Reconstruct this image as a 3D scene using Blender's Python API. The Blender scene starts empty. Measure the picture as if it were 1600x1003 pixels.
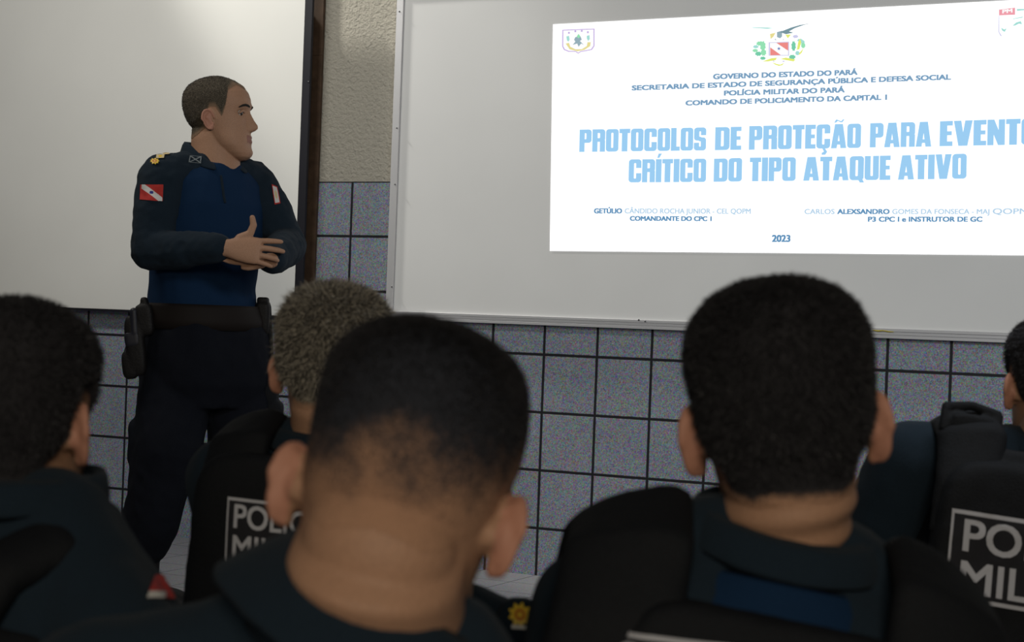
import bpy, bmesh, math, random
import numpy as np
from mathutils import Vector, Matrix, noise
from mathutils.bvhtree import BVHTree
random.seed(7); rng = np.random.default_rng(7)
SC = bpy.context.scene; COL = SC.collection
R = math.radians

# ------------------------------------------------------------------ camera, world, lights, exposure
TILE = 0.22                                    # wall tile pitch
ZT = 6.81 * TILE                               # top of the tiled dado
FLEN = 2794.8                                  # focal length in pixels of the 1600 px frame
YAW, PITCH, ROLL = 0.46381, -0.00064, -0.03663
CAM = Vector((22.312 * TILE, -27.893 * TILE, (6.81 - 2.4176) * TILE))
CR = Matrix.Rotation(YAW, 3, 'Z') @ Matrix.Rotation(PITCH, 3, 'X') @ Matrix.Rotation(ROLL, 3, 'Y')
cd = bpy.data.cameras.new('camera'); cam = bpy.data.objects.new('camera', cd); COL.objects.link(cam)
cd.sensor_width = 36.0; cd.lens = FLEN / 1600 * 36.0; cd.clip_start = 0.05
cam.matrix_world = Matrix.Translation(CAM) @ (CR @ Matrix(((1, 0, 0), (0, 0, -1), (0, 1, 0)))).to_4x4()
cd.dof.use_dof = True; cd.dof.focus_distance = 6.3; cd.dof.aperture_fstop = 9.0
SC.camera = cam
SC.view_settings.view_transform = 'Standard'; SC.view_settings.look = 'None'
SC.view_settings.exposure = 0.0; SC.view_settings.gamma = 1.0; SC.view_settings.use_curve_mapping = False
w = bpy.data.worlds.new('world'); SC.world = w; w.use_nodes = True
w.node_tree.nodes['Background'].inputs[0].default_value = (0.80, 0.90, 1.0, 1)
w.node_tree.nodes['Background'].inputs[1].default_value = 0.035

def area(name, loc, target, sx, sy, power, col):
    l = bpy.data.lights.new(name, 'AREA'); l.shape = 'RECTANGLE'; l.size = sx; l.size_y = sy; l.energy = power; l.color = col
    o = bpy.data.objects.new(name, l); COL.objects.link(o); o.location = loc
    o.rotation_euler = (Vector(target) - Vector(loc)).to_track_quat('-Z', 'Y').to_euler(); return o

sl_ = bpy.data.lights.new('strip_shadow_spot', 'SPOT'); sl_.energy = 620; sl_.spot_size = R(30); sl_.spot_blend = 0.8; sl_.shadow_soft_size = 0.10; sl_.color = (1.0, 0.97, 0.88)  # added unseen spot, aimed so the left board shadows the plaster strip
so_ = bpy.data.objects.new('strip_shadow_spot', sl_); COL.objects.link(so_); so_.location = (-0.9, -0.45, 4.2); so_.rotation_euler = (Vector((1.1, 0, 2.1)) - Vector(so_.location)).to_track_quat('-Z', 'Y').to_euler()
area('ceiling_tube_front', (0.4, -2.2, 3.0), (0.7, 0, 1.3), 1.4, 0.2, 27, (1.0, 0.97, 0.90))
area('fill_light_right', (4.6, -3.2, 2.2), (3.0, 0, 0.9), 0.8, 0.4, 32, (0.92, 0.97, 1.0))  # unseen fill added to lift the right tiles and lower boards
area('fill_light_rear', (6.5, -9.0, 2.6), (2.0, 0, 1.0), 2.0, 1.2, 112, (1.0, 0.90, 0.71))  # unseen fill added behind the audience to even out the boards

def ray(px, py):
    return (CR @ Vector(((px - 800) / FLEN, 1.0, -(py - 501.5) / FLEN)))
def at(px, py, d): return CAM + ray(px, py) * d            # the point a pixel shows at depth d
def on_wall(px, py, y):
    v = ray(px, py); return CAM + v * ((y - CAM.y) / v.y)
FV = Vector((-math.sin(YAW), math.cos(YAW), 0)); RV = Vector((math.cos(YAW), math.sin(YAW), 0)); UP = Vector((0, 0, 1))
def frame(yaw=0, pitch=0, roll=0):                         # axes right/forward/up, 0 = looking the way the camera looks
    return Matrix.Rotation(YAW + R(yaw), 3, 'Z') @ Matrix.Rotation(R(pitch), 3, 'X') @ Matrix.Rotation(R(roll), 3, 'Y')

# ------------------------------------------------------------------ materials
def mat(name, col, rough=0.8, metal=0.0, emit=None, strength=1.0, bump=0.0, bscale=200.0, var=0.0, spec=0.3, alpha=None, sheen=0.0):
    m = bpy.data.materials.new(name); m.use_nodes = True; nt = m.node_tree; b = nt.nodes['Principled BSDF']
    b.inputs['Base Color'].default_value = (*col, 1); b.inputs['Roughness'].default_value = rough
    b.inputs['Metallic'].default_value = metal; b.inputs['Specular IOR Level'].default_value = spec
    if sheen: b.inputs['Sheen Weight'].default_value = sheen; b.inputs['Sheen Roughness'].default_value = 0.6
    if emit:
        b.inputs['Emission Color'].default_value = (*emit, 1); b.inputs['Emission Strength'].default_value = strength
    if bump or var:
        tc = nt.nodes.new('ShaderNodeTexCoord'); n = nt.nodes.new('ShaderNodeTexNoise'); n.inputs['Scale'].default_value = bscale
        n.inputs['Detail'].default_value = 4; nt.links.new(tc.outputs['Object'], n.inputs['Vector'])
        if bump:
            bm_ = nt.nodes.new('ShaderNodeBump'); bm_.inputs['Strength'].default_value = bump; bm_.inputs['Distance'].default_value = 0.01
            nt.links.new(n.outputs['Fac'], bm_.inputs['Height']); nt.links.new(bm_.outputs['Normal'], b.inputs['Normal'])
        if var:
            r = nt.nodes.new('ShaderNodeValToRGB'); nt.links.new(n.outputs['Fac'], r.inputs[0])
            r.color_ramp.elements[0].position = 0.3; r.color_ramp.elements[1].position = 0.7
            r.color_ramp.elements[0].color = (*[c * (1 - var) for c in col], 1); r.color_ramp.elements[1].color = (*[min(1, c * (1 + var)) for c in col], 1)
            nt.links.new(r.outputs[0], b.inputs['Base Color'])
    return m

def tile_mat(name, base, grout, half, fx, fz, speck, plane='XZ', z0=0.0, bevel=True):
    m = bpy.data.materials.new(name); m.use_nodes = True; nt = m.node_tree; b = nt.nodes['Principled BSDF']; L = nt.links.new
    tc = nt.nodes.new('ShaderNodeTexCoord'); sp = nt.nodes.new('ShaderNodeSeparateXYZ'); L(tc.outputs['Object'], sp.inputs[0])
    def M(op, a, c):
        n = nt.nodes.new('ShaderNodeMath'); n.operation = op
        for i, q in enumerate((a, c)):
            if q is None: continue
            if isinstance(q, (int, float)): n.inputs[i].default_value = q
            else: L(q, n.inputs[i])
        return n.outputs[0]
    def cell(out, off):
        f = M('FRACT', M('ADD', M('MULTIPLY', M('SUBTRACT', out, off), 1 / TILE), 400.0), None)
        return M('ABSOLUTE', M('SUBTRACT', f, 0.5), None)
    a = cell(sp.outputs['X'], 0.0); c = cell(sp.outputs['Z' if plane == 'XZ' else 'Y'], z0)
    mx = M('MAXIMUM', a, c)
    wob = nt.nodes.new('ShaderNodeTexNoise'); wob.inputs['Scale'].default_value = 60; L(tc.outputs['Object'], wob.inputs['Vector'])
    mx2 = M('ADD', mx, M('MULTIPLY', M('SUBTRACT', wob.outputs['Fac'], 0.5), 0.012))
    mr = nt.nodes.new('ShaderNodeMapRange'); mr.inputs['From Min'].default_value = 0.5 - half - 0.006; mr.inputs['From Max'].default_value = 0.5 - half + 0.006
    L(mx2, mr.inputs['Value'])
    v1 = nt.nodes.new('ShaderNodeTexVoronoi'); v1.inputs['Scale'].default_value = 260; L(tc.outputs['Object'], v1.inputs['Vector'])
    hs = nt.nodes.new('ShaderNodeMix'); hs.data_type = 'RGBA'; hs.blend_type = 'MIX'; hs.inputs[0].default_value = speck
    hs.inputs[6].default_value = (*base, 1)
    cm = nt.nodes.new('ShaderNodeMix'); cm.data_type = 'RGBA'; cm.blend_type = 'MULTIPLY'; cm.inputs[0].default_value = 1.0
    cm.inputs[6].default_value = (*[min(1, q * 2.1) for q in base], 1); L(v1.outputs['Color'], cm.inputs[7]); L(cm.outputs[2], hs.inputs[7])
    n2 = nt.nodes.new('ShaderNodeTexNoise'); n2.inputs['Scale'].default_value = 3; n2.inputs['Detail'].default_value = 3; L(tc.outputs['Object'], n2.inputs['Vector'])
    mr2 = nt.nodes.new('ShaderNodeMapRange'); mr2.inputs['To Min'].default_value = 0.82; mr2.inputs['To Max'].default_value = 1.15; L(n2.outputs['Fac'], mr2.inputs['Value'])
    vm = nt.nodes.new('ShaderNodeMix'); vm.data_type = 'RGBA'; vm.blend_type = 'MULTIPLY'; vm.inputs[0].default_value = 1.0
    L(hs.outputs[2], vm.inputs[6]); L(mr2.outputs[0], vm.inputs[7])
    gm = nt.nodes.new('ShaderNodeMix'); gm.data_type = 'RGBA'; L(mr.outputs[0], gm.inputs[0]); L(vm.outputs[2], gm.inputs[6]); gm.inputs[7].default_value = (*grout, 1)
    L(gm.outputs[2], b.inputs['Base Color'])
    bp = nt.nodes.new('ShaderNodeBump'); bp.invert = True; bp.inputs['Strength'].default_value = 0.5; bp.inputs['Distance'].default_value = 0.003
    L(mr.outputs[0], bp.inputs['Height']); L(bp.outputs['Normal'], b.inputs['Normal'])
    b.inputs['Roughness'].default_value = 0.55; b.inputs['Specular IOR Level'].default_value = 0.3
    return m

def plaster_mat():
    m = mat('textured_plaster', (0.54, 0.51, 0.44), 0.95, spec=0.1); nt = m.node_tree; b = nt.nodes['Principled BSDF']; L = nt.links.new
    tc = nt.nodes.new('ShaderNodeTexCoord')
    n = nt.nodes.new('ShaderNodeTexNoise'); n.inputs['Scale'].default_value = 62; n.inputs['Detail'].default_value = 6; n.inputs['Roughness'].default_value = 0.62; L(tc.outputs['Object'], n.inputs['Vector'])
    bp = nt.nodes.new('ShaderNodeBump'); bp.inputs['Strength'].default_value = 1.0; bp.inputs['Distance'].default_value = 0.022
    L(n.outputs['Fac'], bp.inputs['Height']); L(bp.outputs['Normal'], b.inputs['Normal']); return m

def hair_shell_mat(name, skin, hair, grey=None, k=1.7):
    m = mat(name, hair, 0.85, spec=0.15); nt = m.node_tree; b = nt.nodes['Principled BSDF']; L = nt.links.new
    at_ = nt.nodes.new('ShaderNodeAttribute'); at_.attribute_name = 'hair_cover'
    tc = nt.nodes.new('ShaderNodeTexCoord'); n = nt.nodes.new('ShaderNodeTexNoise'); n.inputs['Scale'].default_value = 420; n.inputs['Detail'].default_value = 3; L(tc.outputs['Object'], n.inputs['Vector'])
    n2 = nt.nodes.new('ShaderNodeTexNoise'); n2.inputs['Scale'].default_value = 28; n2.inputs['Detail'].default_value = 3; L(tc.outputs['Object'], n2.inputs['Vector'])
    def M(op, a, c):
        q = nt.nodes.new('ShaderNodeMath'); q.operation = op; q.use_clamp = op == 'MULTIPLY_ADD'
        for i, v in enumerate((a, c)):
            if isinstance(v, (int, float)): q.inputs[i].default_value = v
            else: L(v, q.inputs[i])
        return q.outputs[0]
    s = M('ADD', M('MULTIPLY', at_.outputs['Fac'], k), M('MULTIPLY', M('SUBTRACT', n.outputs['Fac'], 0.5), 0.55)); s = M('ADD', s, M('MULTIPLY', M('SUBTRACT', n2.outputs['Fac'], 0.5), 0.7))
    mr = nt.nodes.new('ShaderNodeMapRange'); mr.interpolation_type = 'SMOOTHSTEP'; mr.inputs['From Min'].default_value = 0.12; mr.inputs['From Max'].default_value = 0.72; L(s, mr.inputs['Value'])
    mx = nt.nodes.new('ShaderNodeMix'); mx.data_type = 'RGBA'; L(mr.outputs[0], mx.inputs[0]); mx.inputs[6].default_value = (*skin, 1); mx.inputs[7].default_value = (*hair, 1)
    out = mx.outputs[2]
    if grey:
        r = nt.nodes.new('ShaderNodeMapRange'); r.inputs['From Min'].default_value = 0.45; r.inputs['From Max'].default_value = 0.62; L(n.outputs['Fac'], r.inputs['Value'])
        g = nt.nodes.new('ShaderNodeMix'); g.data_type = 'RGBA'; L(r.outputs[0], g.inputs[0]); g.inputs[6].default_value = (*hair, 1); g.inputs[7].default_value = (*grey, 1); L(g.outputs[2], mx.inputs[7])
    L(out, b.inputs['Base Color'])
    bp = nt.nodes.new('ShaderNodeBump'); bp.inputs['Strength'].default_value = 0.5; bp.inputs['Distance'].default_value = 0.004; L(n.outputs['Fac'], bp.inputs['Height']); L(bp.outputs['Normal'], b.inputs['Normal'])
    return m

MT = dict(
    board=mat('white_laminate', (0.84, 0.84, 0.815), 0.45, var=0.02, bscale=3, spec=0.25),
    board2=mat('grey_white_laminate', (0.74, 0.745, 0.75), 0.45, var=0.02, bscale=3, spec=0.25),
    alu=mat('brushed_aluminium', (0.55, 0.55, 0.57), 0.45, metal=0.35, bump=0.1, bscale=300, spec=0.4),
    dark_frame=mat('black_painted_frame', (0.012, 0.012, 0.018), 0.5, spec=0.3),
    brown_wood=mat('dark_brown_wood', (0.075, 0.045, 0.028), 0.6, var=0.25, bscale=30),
    screw=mat('dark_steel', (0.12, 0.12, 0.13), 0.35, metal=0.9),
    skin=mat('tan_skin', (0.36, 0.20, 0.125), 0.6, bump=0.12, bscale=350, var=0.10, spec=0.3),
    lip=mat('lip_skin', (0.26, 0.115, 0.085), 0.6),
    ear=mat('ear_skin', (0.40, 0.19, 0.13), 0.6, spec=0.3),
    eye=mat('eye_white', (0.40, 0.37, 0.34), 0.3, spec=0.5), iris=mat('dark_iris', (0.02, 0.012, 0.008), 0.2, spec=0.5),
    brow=mat('dark_brow_hair', (0.012, 0.010, 0.009), 0.8),
    hair=mat('black_hair', (0.024, 0.023, 0.026), 0.6, spec=0.25),
    greyhair=mat('grey_hair', (0.30, 0.27, 0.225), 0.65, spec=0.3), darkgrey=mat('dark_grey_hair', (0.06, 0.055, 0.05), 0.7),
    navy=mat('dark_navy_cloth', (0.010, 0.018, 0.028), 0.9, bump=0.25, bscale=500, var=0.15, spec=0.1, sheen=0.02),
    blue=mat('blue_knit', (0.006, 0.021, 0.055), 0.9, bump=0.2, bscale=600, var=0.12, spec=0.1),
    black=mat('black_nylon', (0.005, 0.0058, 0.008), 0.75, bump=0.3, bscale=420, var=0.2, spec=0.2),
    trouser=mat('blue_black_cloth', (0.006, 0.007, 0.011), 0.9, bump=0.25, bscale=450, var=0.15, spec=0.1),
    leather=mat('black_leather', (0.007, 0.006, 0.006), 0.6, bump=0.15, bscale=150, spec=0.2),
    belt=mat('dark_brown_belt', (0.010, 0.007, 0.006), 0.7, spec=0.15),
    patch=mat('patch_backing', (0.014, 0.014, 0.018), 0.85), thread=mat('grey_white_thread', (0.42, 0.42, 0.46), 0.85),
    dim_thread=mat('grey_thread', (0.16, 0.18, 0.19), 0.85),
    red=mat('red_patch_cloth', (0.42, 0.028, 0.022), 0.8), white=mat('white_patch_cloth', (0.60, 0.58, 0.56), 0.8), bluestar=mat('blue_star_cloth', (0.03, 0.04, 0.22), 0.8),
    gold=mat('gold_emblem', (0.70, 0.46, 0.03), 0.5, spec=0.4), orange=mat('orange_emblem', (0.50, 0.16, 0.02), 0.6), cream=mat('cream_emblem', (0.62, 0.50, 0.28), 0.6),
    yellow=mat('yellow_thread', (0.45, 0.36, 0.03), 0.7),
)
def emat(name, srgb, k=1.0):
    lin = [((c / 255) / 12.92 if c / 255 <= 0.04045 else ((c / 255 + 0.055) / 1.055) ** 2.4) * k for c in srgb]
    m = bpy.data.materials.new(name); m.use_nodes = True; nt = m.node_tree; nt.nodes.clear()
    e = nt.nodes.new('ShaderNodeEmission'); o = nt.nodes.new('ShaderNodeOutputMaterial'); e.inputs[0].default_value = (*lin, 1); nt.links.new(e.outputs[0], o.inputs[0]); return m

# ------------------------------------------------------------------ object helpers
def link(name, me, parent=None, label=None):
    o = bpy.data.objects.new(name, me); COL.objects.link(o)
    if parent is not None:
        o.parent = parent
        r = parent
        while r is not None: o.location = o.location - Vector(r.location); r = r.parent
    if label: o['label'] = label
    return o
def mesh(name, V, F, mats, smooth=True, idx=None):
    me = bpy.data.meshes.new(name); me.from_pydata([tuple(v) for v in V], [], [tuple(int(i) for i in f) for f in F])
    for m in (mats if isinstance(mats, (list, tuple)) else [mats]): me.materials.append(m)
    if idx is not None: me.polygons.foreach_set('material_index', np.asarray(idx, dtype=np.int32))
    me.polygons.foreach_set('use_smooth', np.full(len(me.polygons), smooth)); me.update(); return me
def thing(name, label, cat, loc, group=None):
    o = bpy.data.objects.new(name, None); COL.objects.link(o); o.location = loc; o.empty_display_size = 0.1
    o['label'] = label; o['category'] = cat
    if group: o['group'] = group
    return o
def box(name, lo, hi, m, parent=None, bevel=0.002, label=None):
    bm = bmesh.new(); bmesh.ops.create_cube(bm, size=1)
    lo, hi = Vector(lo), Vector(hi)
    for v in bm.verts: v.co = Vector([(lo[i] + hi[i]) / 2 + v.co[i] * (hi[i] - lo[i]) for i in range(3)])
    if bevel: bmesh.ops.bevel(bm, geom=bm.edges[:], offset=bevel, segments=2, affect='EDGES', profile=0.5)
    me = bpy.data.meshes.new(name); bm.to_mesh(me); bm.free(); me.materials.append(m); return link(name, me, parent, label)

class Geo:
    def __init__(s): s.V = []; s.F = []; s.n = 0
    def add(s, V, F):
        V = np.asarray(V, float); s.V.append(V); s.F += [tuple(i + s.n for i in f) for f in F]; s.n += len(V); return s
    def rings(s, rs):                                     # closed loft through rings of equal count
        n = len(rs[0]); V = [p for r in rs for p in r]; F = []
        for k in range(len(rs) - 1):
            for i in range(n):
                j = (i + 1) % n; F.append((k * n + i, k * n + j, (k + 1) * n + j, (k + 1) * n + i))
        c0 = np.mean(np.array(rs[0], float), 0); c1 = np.mean(np.array(rs[-1], float), 0); V += [c0, c1]; a = len(V) - 2
        for i in range(n):
            j = (i + 1) % n; F.append((a, j, i)); F.append((a + 1, (len(rs) - 1) * n + i, (len(rs) - 1) * n + j))
        return s.add(V, F)
    def cap(s, p0, p1, r0, r1, n=20):                     # tapered round-ended limb
        p0, p1 = Vector(p0), Vector(p1); d = p1 - p0; L = d.length; d = d / L if L > 1e-9 else UP
        a = d.orthogonal().normalized(); b = d.cross(a); rs = []
        for c, r, sg in ((p0, r0, -1), (p1, r1, 1)):
            for t in ([80, 60, 40, 20, 0] if sg < 0 else [0, 20, 40, 60, 80]):
                cc = c + d * (sg * r * math.sin(R(t))); q = r * math.cos(R(t))
                rs.append([cc + a * (q * math.cos(2 * math.pi * i / n)) + b * (q * math.sin(2 * math.pi * i / n)) for i in range(n)])
        return s.rings(rs)
    def chain(s, pts, rad, n=20):
        for i in range(len(pts) - 1): s.cap(pts[i], pts[i + 1], rad[i], rad[i + 1], n)
        return s
    def ell(s, c, r, M3=None, e=1.0, n=28, k=16):         # ellipsoid; e < 1 squares it off into a rounded block
        M3 = M3 or Matrix.Identity(3); c = Vector(c); rs = []
        pw = lambda x: math.copysign(abs(x) ** e, x)
        for i in range(1, k):
            ph = -math.pi / 2 + math.pi * i / k; ring = []
            for j in range(n):
                th = 2 * math.pi * j / n
                ring.append(c + M3 @ Vector((r[0] * pw(math.cos(ph)) * pw(math.cos(th)), r[1] * pw(math.cos(ph)) * pw(math.sin(th)), r[2] * pw(math.sin(ph)))))
            rs.append(ring)
        return s.rings(rs)
    def loft(s, levels, n=40):                            # levels: centre, axis a (vector), axis b (vector), exponent
        rs = []
        for c, a, b, e in levels:
            c, a, b = Vector(c), Vector(a), Vector(b); ring = []
            for j in range(n):
                th = 2 * math.pi * j / n; x, y = math.cos(th), math.sin(th)
                ring.append(c + a * math.copysign(abs(x) ** e, x) + b * math.copysign(abs(y) ** e, y))
            rs.append(ring)
        return s.rings(rs)
    def band(s, levels, th, n=48):                        # open ring wall (collar, belt, cuff) of thickness th; levels: centre, a, b
        o, i_ = [], []
        for c, a, b in levels:
            c, a, b = Vector(c), Vector(a), Vector(b); la, lb = a.length, b.length; f = 1
            o.append([c + a * math.cos(2 * math.pi * j / n) + b * math.sin(2 * math.pi * j / n) for j in range(n)])
            i_.append([c + a * ((la - th) / la) * math.cos(2 * math.pi * j / n) + b * ((lb - th) / lb) * math.sin(2 * math.pi * j / n) for j in range(n)])
        rs = o + i_[::-1]; V = [p for r in rs for p in r]; F = []; m = len(rs)
        for k in range(m):
            for i in range(n):
                j = (i + 1) % n; k2 = (k + 1) % m; F.append((k * n + i, k * n + j, k2 * n + j, k2 * n + i))
        return s.add(V, F)
    def out(s): return np.concatenate(s.V), s.F

def evaluate(V, F, mods):
    me = bpy.data.meshes.new('tmp'); me.from_pydata([tuple(v) for v in V], [], [tuple(int(i) for i in f) for f in F])
    bm = bmesh.new(); bm.from_mesh(me); bmesh.ops.recalc_face_normals(bm, faces=bm.faces[:]); bm.to_mesh(me); bm.free()
    o = bpy.data.objects.new('tmp', me); COL.objects.link(o)
    for kind, kw in mods:
        m = o.modifiers.new(kind, kind)
        for k, v in kw.items(): setattr(m, k, v)
    dg = bpy.context.evaluated_depsgraph_get(); ev = o.evaluated_get(dg); me2 = bpy.data.meshes.new_from_object(ev)
    n = len(me2.vertices); co = np.empty(n * 3); me2.vertices.foreach_get('co', co); F2 = [tuple(p.vertices) for p in me2.polygons]
    bpy.data.objects.remove(o); bpy.data.meshes.remove(me); bpy.data.meshes.remove(me2); return co.reshape(-1, 3), F2
def fuse(g, voxel, smooth=4, fac=0.5):                    # one continuous surface out of overlapping volumes
    V, F = g.out(); mods = [('REMESH', dict(mode='VOXEL', voxel_size=voxel))]
    if smooth: mods.append(('SMOOTH', dict(iterations=smooth, factor=fac)))
    return evaluate(V, F, mods)
def normals(V, F):
    N = np.zeros_like(V)
    A = np.array([f if len(f) == 4 else (f[0], f[1], f[2], f[2]) for f in F])
    n = np.cross(V[A[:, 2]] - V[A[:, 0]], V[A[:, 3]] - V[A[:, 1]]); n2 = np.cross(V[A[:, 1]] - V[A[:, 0]], V[A[:, 2]] - V[A[:, 0]])
    n = np.where(np.linalg.norm(n, axis=1, keepdims=True) > 1e-14, n, n2)
    for k in range(4): np.add.at(N, A[:, k], n)
    return N / np.maximum(np.linalg.norm(N, axis=1, keepdims=True), 1e-12)
def wrinkle(V, F, amp, freq, seed=0.0, stretch=(1, 1, 1)):
    N = normals(V, F); o = Vector((seed, seed * 1.7, -seed)); d = np.empty(len(V))
    for i, v in enumerate(V):
        p = Vector((v[0] * stretch[0], v[1] * stretch[1], v[2] * stretch[2])) * freq + o
        d[i] = noise.noise(p) * 0.7 + (1 - abs(noise.noise(p * 1.9))) * 0.5 - 0.25 + noise.noise(p * 3.7) * 0.2
    return V + N * (d * amp)[:, None]

# text as mesh triangles in units of cap height
_capH = None
def text_tris(s, bold=0.0):
    global _capH
    def conv(t):
        cu = bpy.data.curves.new('t', 'FONT'); cu.body = t; cu.offset = bold; cu.resolution_u = 4; cu.fill_mode = 'FRONT'
        o = bpy.data.objects.new('t', cu); COL.objects.link(o); dg = bpy.context.evaluated_depsgraph_get()
        me = bpy.data.meshes.new_from_object(o.evaluated_get(dg)); V = np.array([v.co[:] for v in me.vertices]); F = [tuple(p.vertices) for p in me.polygons]
        bpy.data.objects.remove(o); bpy.data.curves.remove(cu); bpy.data.meshes.remove(me); return V, F
    if _capH is None: _capH = {}
    if bold not in _capH:
        h, _ = conv('H'); _capH[bold] = (h[:, 1].min(), h[:, 1].max())
    y0, y1 = _capH[bold]; V, F = conv(s); x0, x1 = V[:, 0].min(), V[:, 0].max()
    return (V[:, 0] - x0) / (x1 - x0), (V[:, 1] - y0) / (y1 - y0), F

# ------------------------------------------------------------------ the setting
def struct(o): o['kind'] = 'structure'; return o
tile_wall_m = tile_mat('speckled_blue_grey_tile', (0.24, 0.265, 0.32), (0.012, 0.012, 0.016), 0.024, 1, 1, 0.55, 'XZ', ZT)
floor_m = tile_mat('grey_floor_tile', (0.26, 0.26, 0.28), (0.05, 0.05, 0.055), 0.009, 1, 1, 0.25, 'XY', 0.0)
plaster = plaster_mat()
LOW = -0.37
wl = struct(box('wall_front', (-6, 0, LOW), (8, 0.2, ZT), tile_wall_m, bevel=0))
wu = struct(box('wall_front_upper', (-6, 0.002, ZT), (8, 0.2, 3.6), plaster, bevel=0))
pf = struct(box('floor_platform', (-6, -2.9, LOW), (8, 0.0, 0), floor_m, bevel=0.004))
fl = struct(box('floor', (-6, -9, LOW - 0.1), (8, 0.0, LOW), floor_m, bevel=0))

# left board: white laminate in a black frame, standing off the wall with brown sides
BD = 0.075
tb = thing('whiteboard', 'plain white board behind the standing officer with black edge and brown side', 'board', (-0.6, -BD, 0.935))
zb0, zb1, xb0, xb1 = 0.945, 2.36, -2.4, 0.93
box('panel', (xb0, -BD, zb0 + 0.004), (xb1 - 0.036, -BD + 0.010, zb1 - 0.03), MT['board'], tb, 0.001)
box('frame_rail', (xb1 - 0.037, -BD - 0.004, zb0 - 0.004), (xb1, -BD + 0.010, zb1), MT['dark_frame'], tb, 0.002, 'black right edge rail')
box('frame_rail', (xb0, -BD - 0.004, zb0 - 0.006), (xb1 - 0.037, -BD + 0.010, zb0 + 0.004), MT['dark_frame'], tb, 0.001, 'thin black bottom rail')
box('frame_rail', (xb0, -BD - 0.004, zb1 - 0.03), (xb1 - 0.037, -BD + 0.010, zb1), MT['dark_frame'], tb, 0.001, 'black top rail')
box('wall_batten', (xb1 - 0.13, -0.016, zb0 - 0.02), (xb1 + 0.012, -0.0005, zb1 - 0.35), MT['brown_wood'], tb, 0.001, 'brown wooden batten behind the edge')
box('wall_batten', (xb1 - 0.13, -0.016, zb1 - 0.3495), (xb1 + 0.012, -0.0005, zb1), MT['brown_wood'], tb, 0.001, 'brown wooden batten behind the edge')
for zz in (zb0 + 0.12, zb1 - 0.12): box('bracket', (xb1 - 0.4, -BD + 0.0105, zz - 0.03), (xb1 - 0.12, -0.0005, zz + 0.03), MT['screw'], tb, 0.001)
def screw(p, parent, r=0.005):
    g = Geo(); g.ell(p, (r, 0.003, r), n=12, k=8); V, F = g.out(); link('screw', mesh('screw', V, F, MT['screw']), parent)
for py in (128, 447): screw(on_wall(482, py, -BD - 0.007), tb, 0.004)

# right board: pale laminate in an aluminium frame
B2 = 0.028; xl = 1.292; zb = 0.950; x2 = 4.6; z2 = 2.262
t2 = thing('whiteboard', 'pale grey board in a thin aluminium frame carrying the projected slide', 'board', (2.9, -B2, zb))
box('panel', (xl + 0.03, -B2 + 0.006, zb + 0.03), (x2 - 0.03, -0.004, z2 - 0.03), MT['board2'], t2, 0.001)
def rail(x0, x1, z0, z1):
    bm = bmesh.new(); me = None
    o = box('frame_rail', (x0, -B2 - 0.002, z0), (x1, -0.001, z1), MT['alu'], t2, 0.003)
    return o
rail(xl, xl + 0.033, zb, z2); rail(x2 - 0.033, x2, zb, z2)
for k in range(3): box('frame_rail', (xl + 0.0335, -B2 - 0.002 - 0.002 * (k == 2), zb + 0.0115 * k), (x2 - 0.0335, -0.001, zb + 0.0115 * k + 0.0112), MT['alu'], t2, 0.0015, 'ridge of the bottom rail')
box('frame_rail', (xl + 0.0335, -B2 - 0.002, z2 - 0.033), (x2 - 0.0335, -0.001, z2), MT['alu'], t2, 0.003)
for px, py in ((998, 500), (1008, 502), (1354, 513), (1590, 521)): screw(on_wall(px, py, -B2 - 0.004), t2, 0.0035)
for px, py in ((624, 18), (620, 200), (617, 288), (612, 448)): screw(on_wall(px, py, -B2 - 0.004), t2, 0.003)
g = Geo(); pts = [on_wall(px, py, -B2 - 0.006) for px, py in ((1364, 516), (1372, 517), (1380, 516.5), (1388, 518), (1396, 518.5))]
g.chain(pts, [0.0012, 0.0025, 0.0015, 0.0018, 0.001], 8); V, F = g.out()
o = link('thread', mesh('thread', V, F, MT['yellow'])); o['label'] = 'scrap of yellow thread caught on the aluminium board rail'; o['category'] = 'thread'

# ------------------------------------------------------------------ the projected slide on the right board
YS = -B2 + 0.0045
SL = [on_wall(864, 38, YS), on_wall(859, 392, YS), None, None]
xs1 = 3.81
slide_white = emat('slide_white_light', (255, 255, 255), 1.25)  # slide and marks glow: projector light is put into their materials
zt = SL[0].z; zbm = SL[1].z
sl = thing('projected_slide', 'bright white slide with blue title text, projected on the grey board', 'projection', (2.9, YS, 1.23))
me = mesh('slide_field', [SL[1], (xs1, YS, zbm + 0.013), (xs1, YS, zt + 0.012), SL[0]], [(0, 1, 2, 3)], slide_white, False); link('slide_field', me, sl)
YL = [YS - 0.0006]
def slide_poly(name, polys, cols, y=None):                # polys of photo pixels -> flat marks on the board
    V, F, I, ms = [], [], [], []
    y = y or YL[0]
    for k, (P, c) in enumerate(zip(polys, cols)):
        n0 = len(V); V += [on_wall(px, py, y - 0.00006 * k) for px, py in P]; F.append(tuple(range(n0, n0 + len(P))))
        if c not in ms: ms.append(c)
        I.append(ms.index(c))
    link(name, mesh(name, V, F, ms, False, I), sl)
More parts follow.
